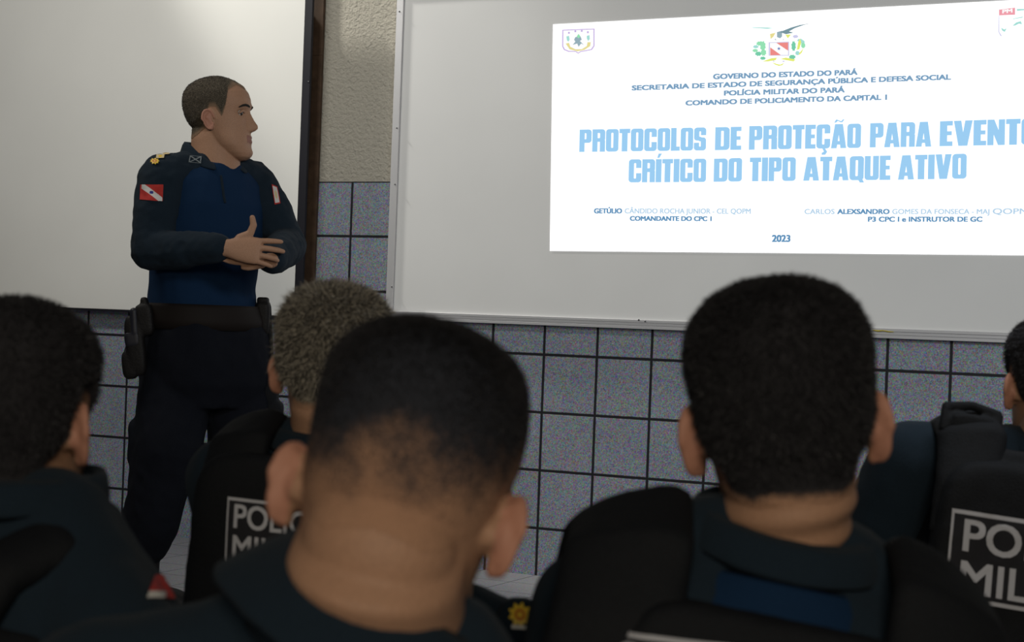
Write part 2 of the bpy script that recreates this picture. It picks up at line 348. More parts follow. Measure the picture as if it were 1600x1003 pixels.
def slide_text(name, segs):
    V, F, I, ms = [], [], [], []
    for s, bold, x0, y0, x1, y1, h0, h1, c in segs:
        u, v, f = text_tris(s)
        if c not in ms: ms.append(c)
        offs = [(0, 0)] if not bold else [(dx * bold, dy * bold * .55) for dx in (-1, -.5, 0, .5, 1) for dy in (-1, 1)]
        for q_, (dx, dy) in enumerate(offs):               # a bold face: the same strokes widened
            n0 = len(V)
            for a, b in zip(u, v):
                hh = h0 + (h1 - h0) * a
                V.append(on_wall(x0 + bold + (x1 - x0 - 2 * bold) * a + 0.02 * b * hh + dx, y0 + (y1 - y0) * a - bold * .55 - b * (hh - bold * 1.1) + dy, YL[0] - .00002 * q_))
            F += [tuple(i + n0 for i in q) for q in f]
            I += [ms.index(c)] * len(f)
    link(name, mesh(name, V, F, ms, False, I), sl)
TB = emat('slide_title_blue', (156, 206, 243)); HB = emat('slide_header_blue', (122, 160, 192)); HD = emat('slide_dark_blue', (96, 146, 186)); HL = emat('slide_pale_blue', (176, 206, 230))
def glyph(ch):
    """heavy condensed capital as convex pieces in a box of height 1; returns width, pieces"""
    W = dict(P=.52, R=.55, O=.54, T=.46, C=.54, L=.38, S=.52, D=.55, E=.41, A=.60, V=.60, N=.56, I=.24, Q=.54, U=.54)[ch]; st, br = .226, .168; Q = []
    def rc(x0, y0, x1, y1): Q.append([(x0, y0), (x1, y0), (x1, y1), (x0, y1)])
    def frame_(x0, y0, x1, y1, skip=None, rl=.13, rr=.13):
        def path(a0, b0, a1, b1, l, r, n=5):
            P = []
            for cx, cy, rad, t0 in ((a1 - r, b1 - r, r, 0), (a0 + l, b1 - l, l, 90), (a0 + l, b0 + l, l, 180), (a1 - r, b0 + r, r, 270)):
                for k in range(n + 1): t = R(t0 + 90 * k / n); P.append((cx + rad * math.cos(t), cy + rad * math.sin(t)))
            return P
        o, i_ = path(x0, y0, x1, y1, rl, rr), path(x0 + st, y0 + br, x1 - st, y1 - br, .03 if rl > .02 else .004, .03)
        for k in range(len(o)):
            k2 = (k + 1) % len(o); m = ((o[k][0] + o[k2][0]) / 2, (o[k][1] + o[k2][1]) / 2)
            if skip and skip(*m): continue
            Q.append([o[k], o[k2], i_[k2], i_[k]])
    if ch in 'OQ': frame_(0, 0, W, 1)
    if ch == 'Q': Q.append([(W * .45, .16), (W * .75, .22), (W * 1.04, -.10), (W * .74, -.10)])
    if ch == 'C': frame_(0, 0, W, 1, lambda x, y: x > W - .02 and .2 < y < .8); rc(W - st, .62, W, .87); rc(W - st, .13, W, .40)
    if ch == 'D': frame_(0, 0, W, 1, None, .01, .15)
    if ch in 'PR': rc(0, 0, st, 1); frame_(0, .40 if ch == 'P' else .44, W, 1, None, .01, .13)
    if ch == 'R': rc(W - st, 0, W, .50)
    if ch in 'TI': rc(W / 2 - st * .55, 0, W / 2 + st * .55, 1)
    if ch == 'T': rc(0, 1 - br * 1.15, W, 1)
    if ch in 'LE': rc(0, 0, st * 1.05, 1); rc(0, 0, W, br * 1.1)
    if ch == 'E': rc(0, 1 - br * 1.1, W, 1); rc(0, .43, W * .93, .59)
    if ch == 'U': frame_(0, 0, W, 1.4, lambda x, y: y > .5); rc(0, .125, st, 1); rc(W - st, .125, W, 1)
    if ch == 'N': rc(0, 0, st * .9, 1); rc(W - st * .9, 0, W, 1); Q.append([(0, 1), (st * .95, 1), (W, 0), (W - st * .95, 0)])
    if ch == 'A': Q.append([(0, 0), (st, 0), (W * .60, 1), (W * .24, 1)]); Q.append([(W - st, 0), (W, 0), (W * .76, 1), (W * .40, 1)]); rc(W * .22, .15, W * .78, .30)
    if ch == 'V': Q.append([(0, 1), (st * 1.05, 1), (W * .62, 0), (W * .26, 0)]); Q.append([(W - st * 1.05, 1), (W, 1), (W * .74, 0), (W * .38, 0)])
    if ch == 'S':
        frame_(0, .43, W, 1, lambda x, y: x > W * .9 and y < .80); frame_(0, 0, W, .57, lambda x, y: x < W * .1 and y > .20); rc(W - st, .66, W, .87); rc(0, .13, st, .34)
    return W, Q
def title(segs):
    V, F = [], []
    base = dict(zip('ÃÇÍ', 'ACI'))
    for word, x0, y0, x1, y1, h0, h1 in segs:
        x, pcs = 0.0, []
        for ch in word:
            w_, q = glyph(base.get(ch, ch))
            if ch == 'Ã': q = q + [[(w_ * .18, 1.06), (w_ * .30, 1.06), (w_ * .42, 1.13), (w_ * .30, 1.19)], [(w_ * .30, 1.19), (w_ * .36, 1.19), (w_ * .70, 1.10), (w_ * .64, 1.06), (w_ * .42, 1.13)], [(w_ * .60, 1.08), (w_ * .72, 1.07), (w_ * .86, 1.19), (w_ * .74, 1.19)]]
            if ch == 'Ç': q = q + [[(w_ * .42, .02), (w_ * .62, .02), (w_ * .80, -.14), (w_ * .66, -.26), (w_ * .40, -.26), (w_ * .40, -.18), (w_ * .56, -.13)]]
            if ch == 'Í': q = q + [[(w_ * .20, 1.05), (w_ * .60, 1.05), (w_ * 1.05, 1.24), (w_ * .45, 1.24)]]
            pcs += [[(a + x, b) for a, b in p] for p in q]; x += w_ + .032
        x -= .032
        for p in pcs:
            n0 = len(V)
            for a, b in p:
                u = a / x; hh = h0 + (h1 - h0) * u; V.append(on_wall(x0 + (x1 - x0) * u + .02 * b * hh, y0 + (y1 - y0) * u - b * hh, YL[0] - .000004 * (len(F) % 40)))
            F.append(tuple(range(n0, n0 + len(p))))
    link('title_text', mesh('title_text', V, F, TB, False), sl)
title([('PROTOCOLOS', 905, 237.5, 1103, 235, 35, 36), ('DE', 1117, 234.7, 1158, 234, 36, 36), ('PROTEÇÃO', 1170, 234, 1345, 231, 37, 38), ('PARA', 1359, 230.5, 1455, 229, 38, 39), ('EVENTO', 1468, 228.5, 1622, 225.5, 39, 41)])
title([('CRÍTICO', 982, 285, 1103, 284.3, 36, 36.5), ('DO', 1115, 284, 1159, 283.5, 36, 37), ('TIPO', 1171, 283.3, 1243, 282.6, 37, 37), ('ATAQUE', 1255, 282.5, 1391, 281, 37, 38), ('ATIVO', 1403, 280.8, 1510, 279, 38, 39)])
slide_text('header_text', [('GOVERNO DO ESTADO DO PARÁ', 0.75, 1114, 124, 1340, 117, 8.5, 8.5, HB)])
slide_text('header_text', [('SECRETARIA DE ESTADO DE SEGURANÇA PÚBLICA E DEFESA SOCIAL', 0.75, 987, 141.5, 1486, 124.5, 8, 8.5, HB)])
slide_text('header_text', [('POLÍCIA MILITAR DO PARÁ', 0.75, 1131, 149.5, 1320, 144.5, 8, 8.5, HB)])
slide_text('header_text', [('COMANDO DE POLICIAMENTO DA CAPITAL 1', 0.75, 1071, 165, 1386, 156, 8, 8.5, HB)])
slide_text('credit_text', [('GETÚLIO', 0.6, 928, 333.5, 972, 333.5, 8, 8, HD), ('CÂNDIDO ROCHA JUNIOR - CEL QOPM', 0.3, 976, 333.5, 1173, 334, 8, 8, HL), ('COMANDANTE DO CPC 1', 0.6, 984, 345, 1112, 345.5, 7.5, 7.5, HD)])
slide_text('credit_text', [('CARLOS', 0.3, 1257, 334.5, 1304, 334.5, 8, 8, HL), ('ALEXSANDRO', 0.6, 1308, 334.5, 1390, 334.5, 8, 8, HD), ('GOMES DA FONSECA - MAJ', 0.3, 1394, 334.5, 1546, 334.5, 8, 8, HL), ('QOPM', 0.3, 1551, 334.5, 1606, 334.5, 9, 9, HL),
    ('P3 CPC I e INSTRUTOR DE GC', 0.6, 1356, 346.5, 1535, 346.5, 8, 8, HD)])
slide_text('year_text', [('2023', 0.75, 1206, 378, 1235, 378, 11, 11, HD)])
E_ = {k: emat('slide_' + k, v) for k, v in dict(purple=(196, 172, 226), green=(150, 226, 180), green2=(120, 205, 170), teal=(165, 222, 214), yellow=(228, 236, 120), ochre=(232, 220, 150), red=(238, 140, 135), white=(255, 255, 255), navy=(110, 130, 190), feather=(120, 150, 160), lilac=(205, 205, 236), grey=(150, 175, 185), pinkred=(240, 160, 172)).items()}
# coat of arms: shield with a white band on red, leaves, ribbon and a spread wing above
def ngon(cx, cy, rx, ry, n=14, rot=0.0, k=None):
    return [(cx + rx * math.cos(rot + 2 * math.pi * i / n) * (1 if not k or i % 2 == 0 else k), cy + ry * math.sin(rot + 2 * math.pi * i / n) * (1 if not k or i % 2 == 0 else k)) for i in range(n)]
P, Cc = [], []
def put(p, c): P.append(p); Cc.append(E_[c])
for (x, y, rx, ry, c) in ((1187, 68, 6, 4, 'green'), (1181, 73, 5, 3, 'teal'), (1180, 79, 5, 3, 'green'), (1192, 72, 5, 9, 'green'), (1185, 84, 6, 4, 'green2'), (1193, 82, 5, 6, 'green'), (1192, 91, 5, 3, 'green2'), (1240, 72, 4, 9, 'green2'), (1254, 66, 4, 4, 'teal'), (1255, 71, 4, 5, 'green'), (1250, 63, 5, 3, 'teal'), (1243, 57, 5, 3, 'lilac'), (1238, 89, 6, 4, 'green2'), (1246, 83, 4, 4, 'teal')):
    put(ngon(x, y, rx, ry, 16, 0.3, 0.75), c)
put([(1245, 78), (1247, 66), (1250, 60), (1252, 66), (1249, 77)], 'yellow'); put([(1248, 84), (1254, 77), (1256, 74), (1253, 82), (1249, 86)], 'yellow')
put([(1191, 96), (1205, 91), (1214, 90), (1212, 94), (1200, 96)], 'yellow'); put([(1219, 92), (1228, 90), (1243, 93), (1240, 96), (1228, 94)], 'yellow'); put([(1206, 97), (1214, 100), (1219, 101), (1226, 98), (1222, 102), (1217, 103), (1211, 101)], 'yellow')
put([(1203, 53), (1212, 51), (1208, 58), (1204, 61)], 'ochre'); put([(1227, 54), (1236, 54), (1231, 60)], 'yellow')
put([(1201, 66), (1233, 65), (1233, 87), (1201, 87)], 'lilac'); put([(1203, 67), (1231.5, 66.5), (1231.5, 86), (1203, 86)], 'white')
put([(1213, 66.8), (1231.5, 66.3), (1231.5, 79), (1228, 77)], 'red'); put([(1203.5, 74), (1220, 86), (1203.5, 86.5)], 'red'); put(ngon(1217, 76, 3, 3, 10, -1.57, 0.42), 'navy')
put([(1214, 50), (1222, 48), (1222, 57), (1219, 60), (1214, 58)], 'grey'); put([(1218, 50), (1226, 47), (1236, 43), (1250, 39), (1269, 36), (1256, 39), (1242, 44), (1233, 49), (1240, 51), (1228, 53.5)], 'feather'); put([(1175, 42.5), (1199, 43), (1210, 44), (1199, 45), (1176, 43.5)], 'teal')
put([(1210, 62), (1212, 60), (1213, 63)], 'grey'); put([(1223, 62), (1225, 60), (1224, 63.5)], 'grey'); put([(1207, 94.5), (1211, 95), (1209, 97)], 'lilac'); put([(1222, 95), (1227, 94.5), (1224, 97.5)], 'lilac')
slide_poly('coat_of_arms', P, Cc)
# shield badge top left
P, Cc = [], []
outer = [(878.5, 46.5), (929, 44.5), (929, 72), (925, 78), (913, 80.5), (908, 81), (903.5, 84), (899, 81), (888, 81), (881, 78), (878.3, 73)]
cx, cy = 904, 63; inner = [(cx + (x - cx) * 0.935, cy + (y - cy) * 0.925) for x, y in outer]
put(outer, 'purple'); put(inner, 'white')
put([(885, 57), (889, 56), (890, 62), (888, 65), (886, 63)], 'teal'); put([(917, 56), (921, 55), (921.5, 61), (919, 64), (917, 60)], 'teal')
put([(884, 68), (889, 67), (891, 73), (899, 77), (909, 77), (917, 72), (918, 66), (923, 66), (922, 72), (913, 78), (902, 80), (890, 77)], 'ochre')
put([(899, 58), (907, 57), (909, 62), (906, 64), (912, 70), (908, 68), (904, 73), (902, 68), (895, 70), (899, 65), (897, 62)], 'grey'); put([(901, 57), (904, 53), (907, 57), (904, 60)], 'green')
for x, y in ((889, 51.5), (899, 49), (909, 48.5), (918.5, 50.5)): put([(x - 1.5, y - 1), (x, y - 2), (x + 1.5, y - 1), (x + 1.2, y + 1.2), (x - 1.2, y + 1.2)], 'purple')
slide_poly('shield_emblem', P, Cc)
# small badge at the right edge of the slide
P, Cc = [], []
put([(1561, 15), (1586, 12), (1586, 23), (1561, 24)], 'pinkred')
put([(1560.5, 24), (1561.5, 24), (1561.5, 50), (1566, 57), (1563, 56), (1560, 50)], 'lilac'); put([(1589, 14), (1602, 14), (1602, 16), (1589, 17)], 'teal'); put([(1564, 43), (1569, 46), (1573, 44), (1570, 50), (1566, 48)], 'teal')
put([(1582, 40), (1588, 35), (1595, 33), (1597, 38), (1592, 37), (1586, 40)], 'teal'); put([(1583, 29), (1598, 26), (1598, 27.5), (1583, 30)], 'teal')
slide_poly('corner_badge', P, Cc)
YL[0] -= 0.0006
slide_text('badge_text', [('PM', 0.5, 1566, 21, 1582, 19.5, 6, 6, E_['white'])]); YL[0] += 0.0006

# ------------------------------------------------------------------ people
ZK = [-.120, -.112, -.098, -.078, -.055, -.035, -.015, .005, .025, .045, .065, .085, .105, .120, .130, .1335]
WK = [.016, .034, .047, .0565, .062, .066, .070, .073, .0745, .076, .0775, .076, .068, .053, .031, .010]
BK = [.062, .040, .012, -.012, -.038, -.060, -.080, -.093, -.101, -.106, -.107, -.103, -.090, -.068, -.040, -.015]
FK = [.080, .094, .099, .097, .0965, .095, .0935, .092, .093, .0985, .098, .091, .076, .052, .026, .005]
def g1(x, m, s): return math.exp(-((x - m) / s) ** 2)
NZ = [(-.045, 0), (-.037, .004), (-.032, .020), (-.025, .030), (-.016, .029), (-.005, .022), (.008, .015), (.02, .008), (.032, .003), (.045, 0)]
def head_rings(jowl=0.0):
    rs = []; n = 96
    for z in np.concatenate([np.linspace(-.120, -.10, 8), np.linspace(-.097, .10, 80), np.linspace(.103, .1335, 16)]):
        wd = np.interp(z, ZK, WK); b = np.interp(z, ZK, BK); f = np.interp(z, ZK, FK); ring = []
        wd += jowl * g1(z, -.07, .03)
        yc, ya = (f + b) / 2, (f - b) / 2
        for j in range(n):
            th = 2 * math.pi * j / n; c, s_ = math.cos(th), math.sin(th); e = 0.92
            x = wd * math.copysign(abs(c) ** e, c); y = yc + ya * math.copysign(abs(s_) ** e, s_)
            if s_ > 0:
                ax = abs(x); t = min(1, s_ * 2)
                y += np.interp(z, [q[0] for q in NZ], [q[1] for q in NZ]) * g1(x, 0, np.interp(z, [-.03, .02], [.0125, .0075]))
                y += t * (.006 * g1(z, -.051, .0055) + .0065 * g1(z, -.064, .006) - .002 * g1(z, -.0575, .003)) * g1(x, 0, .022)
                y += t * .006 * g1(z, -.100, .013) * g1(x, 0, .022)
                y += t * .005 * g1(z, .042, .009) * g1(ax, .026, .024) - t * .011 * g1(z, .021, .011) * g1(ax, .031, .014)
                y += t * .004 * g1(z, -.006, .014) * g1(ax, .045, .016)
            ring.append((x, y, z))
        rs.append(ring)
    return rs
def add_ear(g, T, side, flare=38, big=1.0):
    M = Matrix(((side, 0, 0), (0, 1, 0), (0, 0, 1)))
    Rz = Matrix.Rotation(R(flare), 3, 'Z') if True else None
    tilt = Matrix.Rotation(R(10), 3, 'X')
    c = Vector((.0735, .006, .0)); 
    def q(n, u, v):                                       # n outward, u backward from the front hinge, v up
        p = tilt @ (Rz @ Vector((n, -u, v))); return T @ (M @ (c + p * 1.0))
    b = big
    rs = []
    for t in np.linspace(0.08, 0.92, 12):                 # dish of the ear
        v = (t - 0.5) * .060 * b; hw = .0165 * b * math.sqrt(max(0.02, 1 - ((t - .53) / .5) ** 2)) * (0.8 + 0.35 * t)
        rs.append([q(.0032 * math.sin(2 * math.pi * i / 16) + (-.002 if 1 else 0), .016 * b + hw * math.cos(2 * math.pi * i / 16), v) for i in range(16)])
    g.rings(rs)
    pts = []; 
    for a in np.linspace(-150, 175, 22):                  # helix rim, from the crus round the back to the lobe
        a2 = R(a); rx = .0175 * b * (1.12 if math.sin(a2) > 0 else .86)
        pts.append(q(.0035, .0165 * b - rx * math.cos(a2 + math.pi) * 1.0, .031 * b * math.sin(a2)))
    g.chain(pts, [.0040 * b] * len(pts), 10)
    g.ell(q(.001, .010 * b, -.027 * b), (.006 * b, .008 * b, .009 * b), n=14, k=10)
    g.cap(q(-.006, .010, -.008), q(-.004, .012, .014), .010, .009, 14)
    g.cap(q(-.012, .016, -.004), q(-.002, .018, .006), .011, .008, 14)

def hand_geo(g, wrist, X, B, side, curl=(0, 0, 0, 0), spread=1.0, scale=1.0, thumb=((.028, .036, -.004), (.052, .066, -.006), (.072, .088, -.008), (.088, .102, -.008))):
    """fingers along X, back of the hand along B, side = +1 when thumb lies along B x X"""
    X = X.normalized(); B = (B - X * B.dot(X)).normalized(); Y = B.cross(X) * side
    q = lambda x, y, z: wrist + (X * x + Y * y + B * z) * scale
    lv = []
    for x, hw, ht, yc in ((-.02, .026, .019, 0), (.0, .028, .019, 0), (.03, .038, .017, .002), (.06, .042, .015, .001), (.085, .042, .0125, 0), (.098, .038, .009, 0)):
        lv.append((q(x, yc, 0), Y * hw * scale, B * ht * scale, .85))
    g.loft(lv, 24)
    for k, (y, L, r) in enumerate(((.031, .072, .0092), (.0105, .080, .0096), (-.011, .075, .0092), (-.031, .058, .0080))):
        a = R(curl[k]); d = R(2.5 * (1.5 - k)) * spread * 1.6; p = [q(.088 - .004 * abs(k - 1), y, 0)]; cx, cz, cy = .088 - .004 * abs(k - 1), 0.0, y
        for i, fr in enumerate((.46, .30, .24)):
            aa = a * (i + 0.6); cx += L * fr * math.cos(aa) * math.cos(d); cz -= L * fr * math.sin(aa); cy += L * fr * math.sin(d); p.append(q(cx, cy, cz))
        g.chain(p, [r * scale, r * .95 * scale, r * .88 * scale, r * .72 * scale], 14)
    tp = [q(*t) for t in thumb]; g.chain(tp, [.016 * scale, .012 * scale, .0105 * scale, .0085 * scale], 14)
    g.cap(q(.01, .012, -.008), tp[0], .014 * scale, .015 * scale, 14)

def hair_density(P, kind):
    x, y, z = P[:, 0], P[:, 1], P[:, 2]; az = np.degrees(np.arctan2(y, np.abs(x)))
    if kind == 'fade':
        zl = np.interp(az, [-90, -60, -40, -20, -6, 12, 22, 30, 45, 60, 90], [-.046, -.050, -.036, -.008, .028, .036, .01, .05, .07, .085, .085]); f = .14
    elif kind == 'receding':
        zl = np.interp(az, [-90, -60, -40, -20, -4, 10, 24, 31, 38, 50, 62, 75, 90], [-.050, -.055, -.045, -.026, .036, .034, .004, .03, .085, .096, .104, .098, .093]); f = .045
    elif kind == 'low':
        zl = np.interp(az, [-90, -60, -40, -20, -6, 12, 22, 30, 45, 60, 90], [-.066, -.068, -.058, -.03, .036, .034, .004, .05, .07, .085, .085]); f = .030
    else:
        zl = np.interp(az, [-90, -60, -40, -20, -6, 12, 22, 30, 45, 60, 90], [-.058, -.062, -.050, -.02, .036, .034, .004, .05, .07, .085, .085]); f = .04
    return np.clip((z - zl) / f, 0, 1)

def make_hair(root, V, F, HM, hp, kind, thick, strand_n, strand_l, shell_m, strand_ms, curly=0.0, label=None, width=.0006):
    inv = HM.inverted(); A = np.array(inv.to_3x3()); t = np.array(inv.translation); P = V @ A.T + t
    d = hair_density(P, kind); d[(np.abs(P[:, 0]) > .0805)] = 0; d[P[:, 2] < -.09] = 0
    N = normals(V, F); keep = [f for f in F if min(d[list(f)]) > 0.001]
    used = sorted({i for f in keep for i in f}); mp = {u: k for k, u in enumerate(used)}; U = np.array(used)
    lump = np.array([noise.noise(Vector(P[i]) * 38 + Vector((hp, 0, 0))) * .35 + noise.noise(Vector(P[i]) * 90) * .2 for i in U])
    SV = V[U] + N[U] * (0.0008 + thick * np.clip(d[U], 0, 1) ** 1.3 * (1 + lump * .8))[:, None]; SF = [tuple(mp[i] for i in f) for f in keep]
    nv = len(SV); ns = strand_n
    FA = np.array([f[:4] if len(f) >= 4 else (f[0], f[1], f[2], f[2]) for f in SF]); fd = d[U][FA].mean(1)
    ar = np.linalg.norm(np.cross(SV[FA[:, 2]] - SV[FA[:, 0]], SV[FA[:, 3]] - SV[FA[:, 1]]), axis=1) * np.clip(fd, 0, 1) ** 1.6
    pick = rng.choice(len(FA), ns, p=ar / ar.sum()); w4 = rng.dirichlet((1, 1, 1, 1), ns)
    base = (SV[FA[pick]] * w4[:, :, None]).sum(1); nn = N[U][FA[pick]].mean(1); nn /= np.linalg.norm(nn, axis=1, keepdims=True)
    down = np.array(HM.to_3x3() @ Vector((0, -0.25, -1.0))); flow = down - nn * (nn @ down)[:, None]
    crown = np.array(HM @ Vector((0.01, -.06, .11)))
    dirv = nn * (0.9 if not curly else .8) + flow * .5 + rng.normal(0, .28 + curly, (ns, 3)); dirv /= np.linalg.norm(dirv, axis=1, keepdims=True)
    ln = strand_l * (0.45 + 0.75 * rng.random(ns)) * np.clip(fd[pick], .15, 1)
    sd = np.cross(dirv, rng.normal(size=(ns, 3))); sd /= np.linalg.norm(sd, axis=1, keepdims=True)
    b0, b1 = base - sd * width - nn * .001, base + sd * width - nn * .001
    mid = base + dirv * ln[:, None] * .6; tip = base + dirv * ln[:, None] + (flow * .35 + rng.normal(0, .25 + curly * 1.2, (ns, 3))) * ln[:, None] * .6
    ST = np.stack([b0, b1, mid + sd * width * .7, tip, mid - sd * width * .7], 1).reshape(-1, 3)
    allV = np.concatenate([SV, ST]); F2 = [tuple(nv + 5 * k + i for i in (0, 1, 2, 4)) for k in range(ns)] + [tuple(nv + 5 * k + i for i in (4, 2, 3)) for k in range(ns)]
    mi = rng.integers(1, 1 + len(strand_ms), ns); I = [0] * len(SF) + list(mi) + list(mi)
    me = mesh('hair', allV, SF + F2, [shell_m] + list(strand_ms), True, I)
    a = me.attributes.new('hair_cover', 'FLOAT', 'POINT'); a.data.foreach_set('value', np.concatenate([d[U], np.ones(len(ST))]).astype(np.float32))
    return link('hair', me, root, label)

def head_matrix(px, py, d, yaw, pitch, roll, s=1.0):
    return Matrix.Translation(at(px, py, d)) @ (frame(yaw, pitch, roll)).to_4x4() @ Matrix.Scale(s, 4)

def build_head(HM, neck_to, neck_r=.060, flare=38, big=1.0, voxel=.0026, jowl=0.0, neck_folds=False):
    g = Geo(); g.rings([[HM @ Vector(p) for p in r] for r in head_rings(jowl)])
    for s in (-1, 1): add_ear(g, HM, s, flare, big)
    s = HM.to_scale()[0]
    a = HM @ Vector((0, -.010, -.005)); a2 = HM @ Vector((0, -.016, -.055)); b = Vector(neck_to); ax = (HM.to_3x3() @ Vector((1, 0, 0))).normalized(); d = (b - a).normalized(); fw = d.cross(ax).normalized()
    lv = []
    for k, t in enumerate(np.linspace(0, 1.0, 24)):
        c = a.lerp(a2, t * 2) if t < .5 else a2.lerp(b, t * 2 - 1); r = neck_r * s * (0.93 + .10 * t + .12 * max(0, t - .6))
        if neck_folds: r += .0022 * math.sin(t * 36)
        lv.append((c, ax * r, fw * r * 1.04, 1.0))
    g.loft(lv, 36)
    g.ell(HM @ Vector((0, -.030, -.040)), (.057 * s, .044 * s, .052 * s), HM.to_3x3().normalized())
    return fuse(g, voxel, 7, .5)

def join(parts):
    V = np.concatenate([p[0] for p in parts]); F = []; n = 0; I = []
    for k, p in enumerate(parts):
        F += [tuple(i + n for i in f) for f in p[1]]; n += len(p[0]); I += list(p[2]) if len(p) > 2 else [0] * len(p[1])
    return V, F, I

def surface(V, F): return BVHTree.FromPolygons([Vector(v) for v in V], [tuple(f) for f in F])
def hit(bvh, px, py, off=.0015, fallback=None):
    d = ray(px, py).normalized(); h = bvh.ray_cast(CAM, d)
    if h[0] is None: return fallback
    n = h[1]; n = -n if n.dot(d) > 0 else n
    return h[0] + n * off
def decal_grid(name, parent, bvh, quad, nx, ny, fn, mats, off=.0015, label=None, thick=True):   # quad: px corners TL TR BR BL
    V, F, I = [], [], []; q = [Vector((*p, 0)) for p in quad]; idm = {}
    last = None
    for j in range(ny + 1):
        for i in range(nx + 1):
            u, v = i / nx, j / ny; p = q[0].lerp(q[1], u).lerp(q[3].lerp(q[2], u), v); last = hit(bvh, p.x, p.y, off, last) ; idm[i, j] = len(V); V.append(last)
    g0 = next((v for v in V if v is not None), None)
    if g0 is None: print('DECAL MISSED', name, label); return None
    V = [v if v is not None else g0 for v in V]
    for j in range(ny):
        for i in range(nx):
            k = fn((i + .5) / nx, (j + .5) / ny)
            if k is None: continue
            F.append((idm[i, j], idm[i + 1, j], idm[i + 1, j + 1], idm[i, j + 1])); I.append(k)
    return link(name, mesh(name, V, F, mats, True, I), parent, label)
def text_on(quad, s, bold=.02):                            # -> list of (px,py), faces, for text filling a pixel quad TL TR BR BL
    u, v, f = text_tris(s, bold); q = [Vector((*p, 0)) for p in quad]; pts = []
    for a, b in zip(u, v):
        p = q[3].lerp(q[2], a).lerp(q[0].lerp(q[1], a), b); pts.append((p.x, p.y))
    return pts, f
def police_patch(parent, bvh, quad, label, lines=('POLÍCIA', 'MILITAR'), bw=.022, rows=((.10, .44), (.56, .90))):
    """backing, border and lettering of one sewn back patch"""
    q = [Vector((*p, 0)) for p in quad]; V, F, I = [], [], []; bi = lambda u, v: q[0].lerp(q[1], u).lerp(q[3].lerp(q[2], u), v)
    nx, ny = 80, 44; idm = {}; last = None
    for j in range(ny + 1):
        for i in range(nx + 1):
            p = bi(i / nx, j / ny); last = hit(bvh, p.x, p.y, .003, last); idm[i, j] = len(V); V.append(last)
    g0 = next((v for v in V if v is not None), None)
    if g0 is None: print('PATCH MISSED', label); return None
    V = [v if v is not None else g0 for v in V]
    for j in range(ny):
        for i in range(nx):
            e = i < 1 or i >= nx - 1 or j < 2 or j >= ny - 2
            F.append((idm[i, j], idm[i + 1, j], idm[i + 1, j + 1], idm[i, j + 1])); I.append(1 if e else 0)
    for s, (v0, v1) in zip(lines, rows):
        u, v, f = text_tris(s)
        for q_, (dx, dy) in enumerate([(dx, dy) for dx in (-.004, 0, .004) for dy in (-.007, .007)]):
            n0 = len(V)
            for a, b in zip(u, v):
                p = bi(.07 + .86 * a + dx, v1 + (v0 - v1) * b + dy); last = hit(bvh, p.x, p.y, .0048 + .00003 * q_, last); V.append(last)
            F += [tuple(i + n0 for i in t) for t in f]; I += [1] * len(f)
    return link('patch', mesh('patch', V, F, [MT['patch'], MT['thread']], False, I), parent, label)

def torso_levels(T, infl=0.0, sc=1.0, lv=None):
    X = T.to_3x3() @ Vector((1, 0, 0)); Y = T.to_3x3() @ Vector((0, 1, 0)); o = []
    for z, a, b, y in lv or ((.0, .070, .062, .035), (-.03, .105, .075, .035), (-.06, .150, .090, .035), (-.10, .178, .108, .04), (-.20, .178, .122, .045), (-.34, .165, .120, .05), (-.48, .162, .125, .05), (-.58, .170, .130, .05)):
        o.append((T @ Vector((0, y * sc, z * sc)), X * (a + infl) * sc, Y * (b + infl) * sc, .85))
    return o

